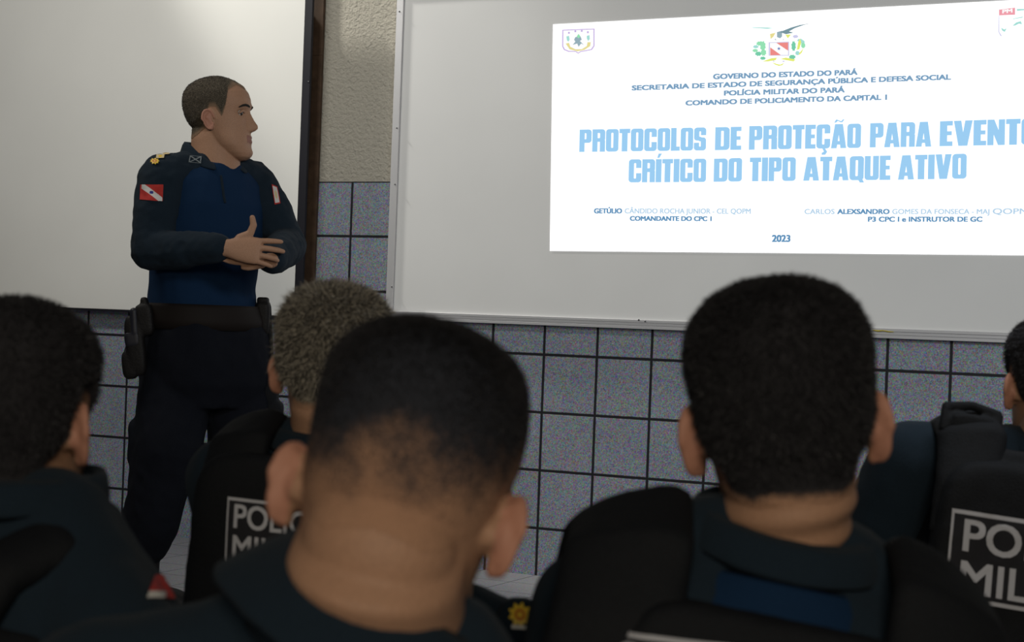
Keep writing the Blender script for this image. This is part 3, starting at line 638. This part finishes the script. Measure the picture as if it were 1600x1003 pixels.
def seated(name, label, headp, c7, torso_rot, hair, vest=None, shrug=.0, shirt_m='navy', neck_r=.060, flare=38, big=1.0, collar=None, arms=True, sc=1.0, jowl=0.0, folds=False, neck_fwd=.05, collar_m='navy', arm_pose=None, shoulder=.185, collar_roll=0, yoke=None, leg_yaw=0, lap=.38):
    HM = head_matrix(*headp); T = Matrix.Translation(at(*c7)) @ frame(*torso_rot).to_4x4()
    base = Vector(T.translation) + (T.to_3x3() @ Vector((0, .25, 0))); base.z = LOW
    root = thing(name, label, 'person', base)
    neck_base = T @ Vector((0, neck_fwd, -.03))
    HV, HF = build_head(HM, neck_base, neck_r, flare, big, jowl=jowl, neck_folds=folds)
    # ear skin slot
    inv = HM.inverted(); A = np.array(inv.to_3x3()); tt = np.array(inv.translation); LP = HV @ A.T + tt
    cen = np.array([LP[list(f)].mean(0) for f in HF]); hi = ((np.abs(cen[:, 0]) > .0775) & (np.abs(cen[:, 2]) < .05)).astype(int)
    # pose
    shs = dict(zip((-1, 1), shrug)) if isinstance(shrug, tuple) else {-1: shrug, 1: shrug}; shrug = shs[-1]
    shd = dict(zip((-1, 1), shoulder)) if isinstance(shoulder, tuple) else {-1: shoulder, 1: shoulder}
    Tz = T.to_3x3(); P = lambda x, y, z: T @ Vector((x * sc, y * sc, z * sc))
    hipd = Vector(P(0, .05, -.62)); yawf = Matrix.Rotation(YAW + R(leg_yaw), 3, 'Z'); fx, fy = yawf @ Vector((1, 0, 0)), yawf @ Vector((0, 1, 0))
    hz = LOW + .47; hipd.z = min(max(hipd.z, hz - .03), hz + .12)
    sho, elb, wri, hipj, kne, ank = {}, {}, {}, {}, {}, {}
    for s in (-1, 1):
        sho[s] = P(s * shd[s], .03, -.075 + shs[s]); elb[s] = P(s * (shd[s] + .055), .10, -.36); wri[s] = P(s * .10, .33, -.44)
        if arm_pose and s in arm_pose: elb[s] = P(*arm_pose[s][0]); wri[s] = P(*arm_pose[s][1])
        hipj[s] = hipd + fx * (.09 * s) + fy * .03; kne[s] = hipd + fx * (.095 * s) + fy * lap; kne[s].z = LOW + .50
        ank[s] = hipd + fx * (.09 * s) + fy * (lap - .03); ank[s].z = LOW + .10
    def limbs(g, infl, legs, armsq=True, tors=True):
        if tors:
            g.loft(torso_levels(T, infl, sc)); g.chain([T @ Vector((0, .05, -.50)), hipd], [.13 + infl, .14 + infl])
            for s in (-1, 1): g.chain([P(s * .05, .03, -.02), P(s * .12, .03, -.045 + shs[s] * .8), sho[s]], [.045 + infl, .05 + infl, .058 + infl])
        if armsq:
            for s in (-1, 1): g.chain([sho[s], sho[s].lerp(elb[s], .5), elb[s], elb[s].lerp(wri[s], .45), wri[s]], [.058 + infl, .052 + infl, .042 + infl, .042 + infl, .029 + infl])
        if legs:
            g.chain([hipj[-1], hipj[1]], [.125 + infl, .125 + infl])
            for s in (-1, 1): g.chain([hipj[s], kne[s], ank[s].lerp(kne[s], .55), ank[s]], [.088 + infl, .062 + infl, .056 + infl, .04 + infl])
        return g
    g = limbs(Geo(), -.004, True)
    for s in (-1, 1):
        hand_geo(g, wri[s], (wri[s] - elb[s]) + fx * (-.10 * s), UP + fy * .3, -s if False else (1 if s < 0 else -1), (22, 24, 26, 28))
        g.chain([ank[s], ank[s] - UP * .06 + fy * .04, ank[s] - UP * .075 + fy * .15], [.036, .036, .024])
    BV, BF = fuse(g, .009, 3)
    V, F, I = join([(HV, HF, hi), (BV, BF)])
    link('body', mesh('body', V, F, [MT['skin'], MT['ear']], True, I), root)
    make_hair(root, HV, HF, HM, headp[0] * .01, **hair)
    # clothes
    g = limbs(Geo(), .010, False); SV, SF = fuse(g, .008, 5); SV = wrinkle(SV, SF, .0065, 11, headp[0] * .13, (1, 1, .7))
    shirt = link('shirt', mesh('shirt', SV, SF, MT[shirt_m]), root)
    g = limbs(Geo(), .014, True, False, False); TV, TF = fuse(g, .010, 4); TV = wrinkle(TV, TF, .005, 10, 3)
    link('trousers', mesh('trousers', TV, TF, MT['trouser']), root)
    for s in (-1, 1):
        g = Geo(); a = ank[s]; sole = Vector((a.x, a.y, LOW + .012)); M3 = Matrix((fx, fy, UP)).transposed()
        g.cap(a + UP * .06, sole + UP * .05, .052, .05); g.ell(sole + fy * .075 + UP * .03, (.05, .135, .045), M3, .7); g.ell(sole + fy * .07 - UP * .002, (.053, .145, .012), M3, .5)
        V, F = fuse(g, .007, 2); V[:, 2] = np.maximum(V[:, 2], LOW + .0005); link('boot', mesh('boot', V, F, MT['leather']), root)
    bvhs = [surface(SV, SF)]
    if collar:
        g = Geo(); lv = []; CRo = Matrix.Rotation(R(collar_roll), 3, 'Y')
        for (dx, dy, dz, a, b, tilt) in collar:
            Rt = Tz @ CRo @ Matrix.Rotation(R(tilt), 3, 'X'); lv.append((P(*(CRo @ Vector((dx, dy, dz)))), Rt @ Vector((a, 0, 0)), Rt @ Vector((0, b, 0))))
        g.band(lv, .006); V, F = evaluate(*g.out(), [('SUBSURF', dict(levels=1, render_levels=1))]); V = wrinkle(V, F, .0035, 16, 2.0)
        link('collar', mesh('collar', V, F, MT[collar_m]), root)
    if yoke:
        g = Geo(); g.band([(P(0, dy, dz), Tz @ Vector((a, 0, 0)), Tz @ Vector((0, b, 0))) for dy, dz, a, b in yoke], .005); V, F = evaluate(*g.out(), [('SUBSURF', dict(levels=1, render_levels=1))])
        link('shirt_yoke', mesh('shirt_yoke', V, F, MT['blue']), root, 'blue shirt back below the collar')
    vo = None
    if vest:
        g = Geo(); g.loft(torso_levels(T, .024, sc, ((-.105 + vest.get('bz', 0) * .5, .150, .105, .04), (-.12 + vest.get('bz', 0) * .5, .172, .118, .04), (-.20, .180, .130, .045), (-.34, .176, .130, .05), (-.46, .172, .132, .05), (-.50, .165, .125, .05))))
        bw_ = vest.get('bw', .15)
        M3 = Tz.copy(); g.ell(P(0, -.085 + vest.get('by', 0), -.235 + vest.get('bz', 0)), (bw_, .034, .20), M3, .32)
        if vest.get('top'): g.ell(P(0, -.055, -.075 + shrug), (vest['top'], .03, .05), M3, .4)
        VV, VF = fuse(g, .007, 3); VV = wrinkle(VV, VF, .003, 14, 5)
        vo = link('vest', mesh('vest', VV, VF, MT['black']), root); vb = surface(VV, VF)
        for s in (-1, 1):
            g = Geo(); cx = vest.get('sx', .115); pts = []
            h = vest.get('sh', 0)
            for y, z in ((-.095, -.16), (-.085, -.08 + shrug * .5), (-.055, -.025 + shrug + h), (.0, .0 + shrug + h), (.06, -.012 + shrug + h), (.13, -.06 + shrug), (.175, -.15)):
                pts.append(P(s * cx, y, z))
            lv = []
            for k, p in enumerate(pts):
                d = (pts[min(k + 1, len(pts) - 1)] - pts[max(k - 1, 0)]).normalized(); xx = Tz @ Vector((math.cos(R(vest.get('st', 22))), 0, -s * math.sin(R(vest.get('st', 22))))); xx = (xx - d * xx.dot(d)).normalized(); nn = xx.cross(d).normalized()
                lv.append((p, xx * vest.get('sw', .045), nn * .021, .9))
            g.loft(lv, 28); V, F = fuse(g, .006, 3); V = wrinkle(V, F, .002, 20, s); link('shoulder_strap', mesh('shoulder_strap', V, F, MT['black']), vo)
            if vest.get('loop') == s or vest.get('loop') == 0:
                g = Geo(); lp = [P(s * cx - .045, -.045, -.02 + shrug + h), P(s * cx - .043, -.035, .016 + shrug + h), P(s * cx, -.03, .024 + shrug + h), P(s * cx + .043, -.035, .016 + shrug + h), P(s * cx + .045, -.045, -.02 + shrug + h)]
                g.chain(lp, [.008] * 5, 12); g.ell(P(s * cx, -.045, -.008 + shrug + h), (.036, .012, .018), M3, .5); V, F = fuse(g, .004, 2); link('strap_buckle', mesh('strap_buckle', V, F, MT['black']), vo)
        if vest.get('patch'): police_patch(vo, vb, *vest['patch'])
    return dict(root=root, T=T, P=P, shirt=shirt, shirt_bvh=bvhs[0], vest=vo)

SK = (0.36, 0.20, 0.125); HK = (0.022, 0.021, 0.024)
shell_dark = hair_shell_mat('cropped_black_hair', SK, HK); shell_fade = hair_shell_mat('faded_black_hair', SK, (0.024, 0.026, 0.034), None, 1.25); shell_grey = hair_shell_mat('cropped_grey_hair', SK, (0.09, 0.078, 0.064), (0.24, 0.215, 0.175)); shell_off = hair_shell_mat('thinning_dark_hair', (0.22, 0.14, 0.09), (0.05, 0.041, 0.03), (0.13, 0.108, 0.08))
H_ = MT['hair']
hd = lambda kind, thick, n, L, shell, ms, curly=0.0, width=.0006: dict(kind=kind, thick=thick, strand_n=n, strand_l=L, shell_m=shell, strand_ms=ms, curly=curly, width=width)

# man at far left, head turned towards the screen
A = seated('person', 'person with black cropped hair seated at far left, head turned towards the screen', (22, 670, 1.75, -13, -4, 0, .90), (4, 772, 1.715), (-46, -4, 1),
    hd('low', .006, 14000, .006, shell_dark, [H_]), vest=dict(sx=.105, sw=.034, bw=.12, sh=.015), shrug=-.050, flare=34, shoulder=.175, neck_fwd=.03, leg_yaw=20, arm_pose={-1: ((-.20, .03, -.36), (-.08, .19, -.44)), 1: ((.20, .03, -.36), (.08, .19, -.44))},
    collar=[(0, .012, -.04, .082, .085, 4), (0, .012, -.01, .076, .080, 4), (0, .015, .026, .073, .078, 6), (0, .013, .022, .081, .086, 6), (0, .010, -.012, .092, .094, 6)])
# grey-haired man in front of the near man
C = seated('person', 'person with short grey hair and black vest seated before the standing officer', (517, 588, 2.65, 4, -6, 4, .92), (503, 692, 2.62), (-12, -3, 2),
    hd('plain', .008, 26000, .013, shell_grey, [MT['greyhair'], MT['greyhair'], MT['darkgrey']], .25, .0009), vest=dict(sx=.115, sw=.05, bw=.155, sh=.018, top=.13, patch=([(357, 776), (535, 797), (531, 902), (352, 880)], 'grey lettered back patch')), shrug=.0, flare=36, sc=.93, shoulder=.155, arm_pose={-1: ((-.15, .17, -.33), (-.08, .37, -.38)), 1: ((.15, .17, -.33), (.08, .37, -.38))},
    collar=[(0, .035, -.03, .080, .084, 8), (0, .035, .0, .072, .078, 8), (0, .035, .03, .070, .076, 10), (0, .033, .026, .080, .086, 10), (0, .030, -.005, .092, .094, 10)])
# near man, head bowed
Bm = seated('person', 'person with faded haircut nearest the camera, head bowed and tilted, plain navy collar', (622, 795, 1.33, -2, -27, 12), (590, 975, 1.315), (-4, -14, 6),
    hd('fade', .0045, 34000, .004, shell_fade, [H_]), shrug=(-.016, -.085), collar_roll=26, shoulder=(.20, .14), lap=.33, leg_yaw=16, arm_pose={-1: ((-.25, .10, -.36), (-.10, .30, -.42)), 1: ((.15, .08, -.38), (.04, .30, -.42))}, flare=36, big=.94, neck_fwd=.05, neck_r=.066,
    collar=[(0, .03, -.05, .096, .10, 8), (0, .03, .0, .086, .092, 8), (0, .032, .036, .079, .084, 8), (0, .03, .038, .086, .094, 8), (0, .025, .0, .110, .110, 8), (0, .02, -.035, .130, .122, 8)])
# man right of centre
D = seated('person', 'person with black cropped hair and padded vest in front of the board right of centre', (1225, 674, 1.63, -5, -4, -7, .982), (1228, 848, 1.60), (0, -4, 10),
    hd('low', .006, 30000, .0065, shell_dark, [H_]), vest=dict(sx=.135, sw=.058, bw=.14, bz=-.014, sh=.016, st=28, patch=([(932, 983), (1420, 1040), (1410, 1200), (900, 1150)], 'grey lettered back patch')), shrug=-.02, flare=34, big=1.0, shoulder=.138, sc=1.045, leg_yaw=-30, lap=.34, arm_pose={-1: ((-.142, .10, -.34), (-.02, .27, -.42)), 1: ((.18, .14, -.33), (.08, .36, -.40))}, folds=True, yoke=[(.03, -.03, .090, .100), (.03, -.06, .120, .112), (.035, -.10, .150, .122)], neck_r=.062,
    collar=[(0, .03, -.045, .092, .09, 14), (0, .03, -.01, .083, .084, 14), (0, .03, .025, .077, .080, 14), (0, .028, .022, .086, .090, 14), (0, .024, -.010, .098, .100, 14)])
# man at the right edge
Em = seated('person', 'person in black police vest with shoulder buckle at the right edge of the photo', (1645, 612, 2.94, 2, -4, 0, .88), (1648, 706, 2.92), (2, -3, 8),
    hd('plain', .006, 9000, .006, shell_dark, [H_]), vest=dict(sx=.155, sw=.055, bw=.205, by=-.01, sh=.01, top=.19, loop=-1, patch=([(1488, 794), (1791, 842), (1781, 985), (1475, 934)], 'grey lettered back patch')), shrug=.015, flare=36, shoulder=.225,
    collar=[(0, .035, -.03, .080, .084, 8), (0, .035, .0, .072, .078, 8), (0, .035, .03, .070, .076, 10), (0, .033, .026, .080, .086, 10), (0, .030, -.005, .092, .094, 10)])
# man hidden behind the near man: only his epaulette shows
Fm = seated('person', 'person hidden behind the nearest bowed head, only a shoulder with a yellow sun badge showing', (665, 790, 1.98, 0, -14, 2), (650, 950, 2.0), (0, -6, 4),
    hd('plain', .006, 3000, .006, shell_dark, [H_]), shrug=-.01, flare=30, shoulder=.13, leg_yaw=5, lap=.34, arm_pose={-1: ((-.15, .10, -.35), (-.05, .30, -.42)), 1: ((.125, .14, -.33), (.02, .30, -.38))})

# ------------------------------------------------------------------ badges on the seated men
def sunburst(u, v, n=9):                                   # gold sunburst with an orange ring
    x, y = (u - .5) * 2, (v - .5) * 2; r = math.hypot(x, y); a = math.atan2(y, x)
    if r > .66 + .32 * abs(((a / (2 * math.pi) * n * 2) % 2) - 1): return None
    if .22 < r < .46: return 1
    return 0
def pad(root, P, lo, hi, hw, th, m):                       # stiff shoulder board
    g = Geo(); a, b = P(*lo), P(*hi)
    return g
g = Geo(); P_ = Fm['P']; X3 = Fm['T'].to_3x3()
e0, e1 = at(812, 990, 1.93), at(806, 945, 1.96)
g.loft([(at(800, 1040, 1.93), RV * .020, FV * .012, .6), (at(804, 1000, 1.93), RV * .023, FV * .016, .6), (at(810, 965, 1.935), RV * .024, FV * .017, .6), (at(812, 942, 1.945), RV * .020, FV * .015, .8), (at(812, 934, 1.95), RV * .010, FV * .010, 1)], 28)
V, F = fuse(g, .003, 3); ep = link('epaulette', mesh('epaulette', V, F, MT['navy']), Fm['root']); eb = surface(V, F)
decal_grid('rank_badge', ep, eb, [(794, 939), (832, 943), (830, 983), (793, 979)], 40, 40, sunburst, [MT['gold'], MT['orange']], .001, 'yellow sunburst badge')
decal_grid('rank_stripe', ep, eb, [(799, 976), (829, 978), (829, 984), (799, 982)], 10, 3, lambda u, v: 0, [MT['white']], .0012, 'pale stripe')
# red flag patch at the left man's right sleeve
ab = A['shirt_bvh']
decal_grid('flag_patch', A['root'], ab, [(240, 900), (290, 898), (290, 936), (228, 936)], 20, 14, lambda u, v: (1 if (v > .72 and u < .45) else 0), [MT['red'], MT['white']], .002, 'red and white flag patch')

# ------------------------------------------------------------------ the standing officer
OD = 5.7
def O(px, py, dd=0.0): return at(px, py, OD + dd)
root = thing('person', 'person standing in navy police uniform with hands together, face turned to the slide', 'person', Vector((*O(330, 940).xy, 0.0)))
FO = (RV * .72 - FV * .70).normalized(); RO = FO.cross(UP).normalized()       # chest forward, his right side
HM = head_matrix(342, 190, OD, -98, 3, 0, 1.05)
NB = O(338, 268, 0)
HV, HF = build_head(HM, NB, .068, 24, .95, .0024, .006)
inv = HM.inverted(); LP = HV @ np.array(inv.to_3x3()).T + np.array(inv.translation)
cen = np.array([LP[list(f)].mean(0) for f in HF]); hi = np.zeros(len(HF), int); hi[(np.abs(cen[:, 0]) > .0775) & (np.abs(cen[:, 2]) < .05)] = 1
hi[(cen[:, 1] > .093) & (np.abs(cen[:, 0]) < .024) & (cen[:, 2] < -.0465) & (cen[:, 2] > -.0695)] = 2
# skeleton
SR, SLf = O(255, 279, -.12), O(394, 287, .12)
ER, EL = O(236, 392, -.17), O(448, 384, .06)
WR, WL = O(352, 388, -.30), O(424, 406, -.25)
HR, HLp = O(288, 555, -.05), O(352, 555, .06)
KR, KL = O(257, 715, -.12), O(375, 715, .03)
AR, AL = O(222, 905, -.05), O(387, 905, .10)
def olimbs(g, infl, arms=True, legs=True, tors=True):
    if tors:
        lv = []
        for px, py, a, b, dd in ((335, 256, .075, .065, 0), (333, 268, .125, .08, 0), (330, 285, .165, .10, 0), (328, 320, .178, .125, 0), (326, 360, .178, .132, 0), (320, 410, .168, .130, 0), (316, 450, .165, .132, 0), (317, 490, .172, .136, 0), (318, 516, .165, .13, 0)):
            lv.append((O(px, py, dd), RO * (a + infl), FO * (b + infl), .88))
        g.loft(lv); 
        g.chain([O(335, 262), SR.lerp(NB, .35), SR], [.05 + infl, .055 + infl, .058 + infl]); g.chain([O(335, 262), SLf.lerp(NB, .35), SLf], [.05 + infl, .055 + infl, .058 + infl])
    if arms:
        for s_, e_, w_ in ((SR, ER, WR), (SLf, EL, WL)): g.chain([s_, s_.lerp(e_, .5), e_, e_.lerp(w_, .5), w_], [.060 + infl, .055 + infl, .046 + infl, .044 + infl, .030 + infl])
    if legs:
        g.chain([HR, HLp], [.10 + infl, .10 + infl])
        for h, k, a in ((HR, KR, AR), (HLp, KL, AL)): g.chain([h, h.lerp(k, .5), k, k.lerp(a, .4), a], [.095 + infl, .082 + infl, .062 + infl, .050 + infl, .032 + infl])
    return g
g = olimbs(Geo(), -.006)
for a in (AR, AL): g.chain([a, Vector((a.x, a.y, .045)), Vector((a.x, a.y, .03)) + (RV * .1 - FV * .08)], [.04, .04, .025])
BV, BF = fuse(g, .009, 2)
g = Geo(); g.chain([WR.lerp(ER, .25), WR], [.031, .027])
hand_geo(g, WR + (WR - ER).normalized() * .012, (RV * 1.0 + UP * -.06 + FV * -.05), (-FV * .95 + UP * .22 + RV * .1), 1 if UP.dot((-FV).cross(RV)) > 0 else -1, (10, 16, 22, 16), 1.2, 1.0,
    ((.030, .034, -.004), (.058, .052, -.002), (.066, .078, .004), (.060, .100, .008)))
RVH, RFH = fuse(g, .0024, 3)
g = Geo(); g.chain([WL.lerp(EL, .25), WL], [.031, .027])
Xl = -RV * 1.0 - UP * .05 - FV * .05; Bl = -(UP * .90 - FV * .30)
hand_geo(g, WL, Xl, Bl, 1 if (-FV - UP * .5).dot(Bl.cross(Xl)) > 0 else -1, (8, 8, 8, 10), .6, .92, ((.030, .030, .004), (.056, .040, .010), (.074, .040, .014), (.090, .036, .014)))
LVH, LFH = fuse(g, .0024, 3)
V, F, I = join([(HV, HF, hi), (BV, BF), (RVH, RFH), (LVH, LFH)])
link('body', mesh('body', V, F, [MT['skin'], MT['ear'], MT['lip']], True, I), root)
make_hair(root, HV, HF, HM, 2.2, **hd('receding', .003, 9000, .003, shell_off, [MT['brow'], MT['darkgrey']], 0, .0005))
for s in (-1, 1):
    g = Geo(); c = HM @ Vector((s * .031, .0735, .0205)); g.ell(c, (.0112,) * 3, HM.to_3x3()); V, F = g.out()
    L_ = (np.array(V) @ np.array(inv.to_3x3()).T + np.array(inv.translation)); ey = L_ - np.array((s * .031, .0745, .0205))
    I = [1 if (ey[list(f)].mean(0)[1] > .0045) else 0 for f in F]; link('eye', mesh('eye', V, F, [MT['eye'], MT['iris']], True, I), root)
    g = Geo(); g.chain([HM @ Vector((s * x, y, z)) for x, y, z in ((.046, .079, .019), (.038, .0835, .0255), (.028, .0860, .0262), (.018, .0855, .021))], [.0028, .0042, .0042, .0028], 10); V, F = g.out(); link('eyelid', mesh('eyelid', V, F, MT['skin']), root)
    g = Geo(); pts = [HM @ Vector((s * x, y, z)) for x, y, z in ((.053, .081, .036), (.044, .0895, .0415), (.034, .0945, .0435), (.022, .0985, .0425), (.013, .100, .040))]
    g.chain(pts, [.0018, .0032, .0038, .0036, .0025], 12); V, F = g.out(); link('eyebrow', mesh('eyebrow', V, F, MT['brow']), root)

g = olimbs(Geo(), .008, False, False); SV, SF = fuse(g, .007, 5); SV = wrinkle(SV, SF, .006, 10, 1.3, (1, 1, .6)); shirt = link('shirt', mesh('shirt', SV, SF, MT['blue']), root, 'blue knit shirt front')
sleeves = []
for s_, e_, w_, sd in ((SR, ER, WR, 1), (SLf, EL, WL, -1)):
    g = Geo(); w2 = w_.lerp(e_, .10); g.chain([NB.lerp(s_, .38) + UP * .012, s_], [.062, .076]); g.chain([s_, s_.lerp(e_, .5), e_, e_.lerp(w2, .5), w2], [.077, .074, .062, .056, .044])
    g.chain([s_, s_.lerp(e_, .4) - RO * (.02 * sd)], [.075, .07])
    V, F = fuse(g, .007, 4); V = wrinkle(V, F, .011, 13, sd * 3.1, (1, 1, 1)); so = link('sleeve', mesh('sleeve', V, F, MT['navy']), root, 'dark navy sleeve and yoke'); sleeves.append((so, surface(V, F)))
# collar: stand-up fold open at the throat, and lapels
g = Geo(); lv = []
for (px, py, a, tlt) in ((335, 276, .108, 0), (334, 250, .090, 0), (331, 226, .082, 0), (330, 227, .089, 0), (333, 258, .112, 0)):
    n = 28
    tilt = FO * .0
    c = O(px, py); lv.append((c, a))
rs = []
for k, (c, a) in enumerate(lv):
    ring = []
    for j in range(n + 1):
        th = R(-62) + R(304) * (j / n) + math.pi / 2 + R(62) * 0 + R(90) * 0
        th = math.pi / 2 + R(28) + R(304) * j / n              # leaves the throat (forward) open
        fwd = math.sin(th); drop = -.030 * max(0, fwd) - (.045 * max(0, fwd) if k in (2, 3) else .015 * max(0, fwd) if k == 1 else 0) + (.012 * max(0, -fwd) if k in (2, 3) else 0)
        ring.append(c + RO * (a * math.cos(th)) + FO * (a * math.sin(th)) + UP * drop)
    rs.append(ring)
V = [p for r in rs for p in r]; F = []
for k in range(len(rs) - 1):
    for j in range(n): F.append((k * (n + 1) + j, k * (n + 1) + j + 1, (k + 1) * (n + 1) + j + 1, (k + 1) * (n + 1) + j))
V, F = evaluate(V, F, [('SOLIDIFY', dict(thickness=.004, offset=0)), ('SUBSURF', dict(levels=1, render_levels=1))]); link('collar', mesh('collar', V, F, MT['navy']), root)
colb = surface(V, F); colVF = (np.array(V), F)
hv = [hit(surface(SV, SF), px, py, .002) for px, py in ((345, 276), (347, 290), (349, 305), (351, 316))]
g = Geo(); g.chain([h for h in hv if h], [.004] * 4, 10); V, F = g.out(); link('zipper', mesh('zipper', V, F, MT['navy']), root)
def flag(u, v):
    d = v - u
    if ((u - .5) * 1.35) ** 2 + (v - .5) ** 2 < .012: return 2
    return 1 if abs(v - u) < .20 and .06 < u < .97 else 0
sr, srb = sleeves[0]
decal_grid('flag_patch', root, srb, [(220, 288.5), (255, 288.5), (254, 314.5), (219, 312)], 48, 32, flag, [MT['red'], MT['white'], MT['bluestar']], .002, 'red flag patch with white band and blue star')
for quad, fn, ms, lb in (([(235, 248), (249.5, 248), (249.5, 257.5), (235, 257.5)], sunburst, [MT['gold'], MT['orange']], 'gold sun badge'),
    ([(245, 243), (257, 242.5), (256, 248), (244, 248.5)], lambda u, v: (1 if math.hypot(u - .5, v - .5) < .25 else 0), [MT['cream'], MT['gold']], 'cream diamond badge'),
    ([(253, 237.5), (263, 236.5), (265, 242), (255, 243)], lambda u, v: (1 if math.hypot(u - .5, v - .5) < .25 else 0), [MT['cream'], MT['gold']], 'cream diamond badge')):
    decal_grid('rank_badge', root, srb, quad, 22, 16, fn, ms, .004, lb)
decal_grid('collar_badge', root, surface(*join([colVF, (np.array([v.co[:] for v in sr.data.vertices]), [tuple(p.vertices) for p in sr.data.polygons])])[:2]), [(296, 244), (315, 245), (314, 256), (294, 254)], 24, 16, lambda u, v: (0 if (min(abs(u - v), abs(u + v - 1)) < .09 or min(u, v, 1 - u, 1 - v) < .07) else None), [MT['dim_thread']], .003, 'grey crossed badge on collar')
sl2, slb = sleeves[1]
decal_grid('arm_badge', root, slb, [(424, 288), (433, 292), (438, 318), (429, 320)], 24, 30, lambda u, v: (0 if (abs(u - .5) > .38 or abs(v - .5) > .42) else 1 if ((u - .5) ** 2 + (v - .5) ** 2) > .05 else 2), [MT['red'], MT['white'], MT['cream']], .002, 'white and red round-cornered badge')
# trousers, belt, boots
g = Geo(); lv = []
for px, py, a, b in ((320, 500, .186, .158), (321, 520, .206, .176), (321, 560, .212, .180), (320, 600, .205, .172), (319, 635, .17, .14)): lv.append((O(px, py), RO * a, FO * b, .85))
g.loft(lv)
for px, pts in ((0, ((276, 570, -.06, .105), (270, 640, -.09, .113), (261, 700, -.12, .108), (247, 765, -.11, .094), (236, 815, -.08, .088), (226, 845, -.06, .076), (222, 868, -.05, .058))),
                (1, ((362, 570, .06, .105), (372, 640, .04, .108), (376, 700, .03, .102), (380, 765, .05, .092), (384, 820, .08, .085), (386, 862, .09, .078), (387, 880, .10, .058)))):
    g.chain([O(a, b, c) for a, b, c, r in pts], [r for *_, r in pts], 28)
g.ell(O(216, 690, -.10), (.03, .055, .075), Matrix((RV, FV, UP)).transposed(), .5)
V, F = fuse(g, .008, 4); V = wrinkle(V, F, .012, 9, 4.4, (1, 1, .8)); link('trousers', mesh('trousers', V, F, MT['trouser']), root)
g = Geo(); g.band([(O(320, 515), RO * .206, FO * .176), (O(320, 500), RO * .208, FO * .176), (O(319, 482), RO * .200, FO * .168), (O(319, 476), RO * .196, FO * .164)], .012, 56); V, F = g.out(); belt = link('belt', mesh('belt', V, F, MT['belt']), root, 'dark duty belt')
for a, dr in ((O(222, 905, -.05), RV * .75 - FV * .65), (O(387, 905, .10), RV * .8 - FV * .6)):
    dr = dr.normalized(); M3 = Matrix((dr.cross(UP), dr, UP)).transposed(); g = Geo(); f0 = Vector((a.x, a.y, 0))
    g.cap(f0 + UP * .30, f0 + UP * .08, .056, .052); g.ell(f0 + dr * .085 + UP * .045, (.052, .145, .05), M3, .7); g.ell(f0 + dr * .08 + UP * .012, (.055, .155, .013), M3, .5); V, F = fuse(g, .006, 2); V[:, 2] = np.maximum(V[:, 2], .0005); link('boot', mesh('boot', V, F, MT['leather']), root)
# holster with pistol on his right hip
M3 = Matrix((RV, FV, UP)).transposed() @ Matrix.Rotation(R(-8), 3, 'Y')
g = Geo(); g.ell(O(212, 540, -.16), (.030, .022, .095), M3, .55); g.ell(O(203, 570, -.16), (.024, .020, .045), M3, .6); g.ell(O(226, 500, -.16), (.028, .020, .05), M3, .5); g.ell(O(227, 484, -.15), (.012, .02, .04), M3, .5)
V, F = fuse(g, .004, 2); ho = link('holster', mesh('holster', V, F, MT['leather']), root)
g = Geo(); g.cap(O(209, 487, -.17), O(211, 520, -.17), .013, .015); g.ell(O(207, 530, -.17), (.024, .014, .024), M3, .5); g.chain([O(200, 536, -.17), O(195, 552, -.17), O(205, 558, -.17)], [.005] * 3, 10); V, F = fuse(g, .003, 2); link('pistol_grip', mesh('pistol_grip', V, F, MT['dark_frame']), ho)
# pouch, radio and thigh pouch on his left side
M4 = Matrix((RV, FV, UP)).transposed()
g = Geo(); g.ell(O(411, 497, .02), (.024, .03, .055), M4, .45); g.ell(O(411, 470, .02), (.019, .02, .012), M4, .5); V, F = fuse(g, .004, 1); link('radio_pouch', mesh('radio_pouch', V, F, MT['leather']), root)
g = Geo(); g.cap(O(420, 480, .02), O(424, 560, .02), .008, .008); V, F = g.out(); link('strap', mesh('strap', V, F, MT['black']), root)
g = Geo(); g.ell(O(419, 600, .04), (.035, .04, .08), M4, .5); g.ell(O(426, 640, .04), (.035, .035, .03), M4, .6); V, F = fuse(g, .005, 2); link('thigh_pouch', mesh('thigh_pouch', V, F, MT['black']), root)
g = Geo(); g.chain([O(322, 640, .0), O(328, 670, .02), O(331, 692, .02)], [.012, .010, .006], 12); V, F = g.out(); link('strap', mesh('strap', V, F, MT['black']), root)
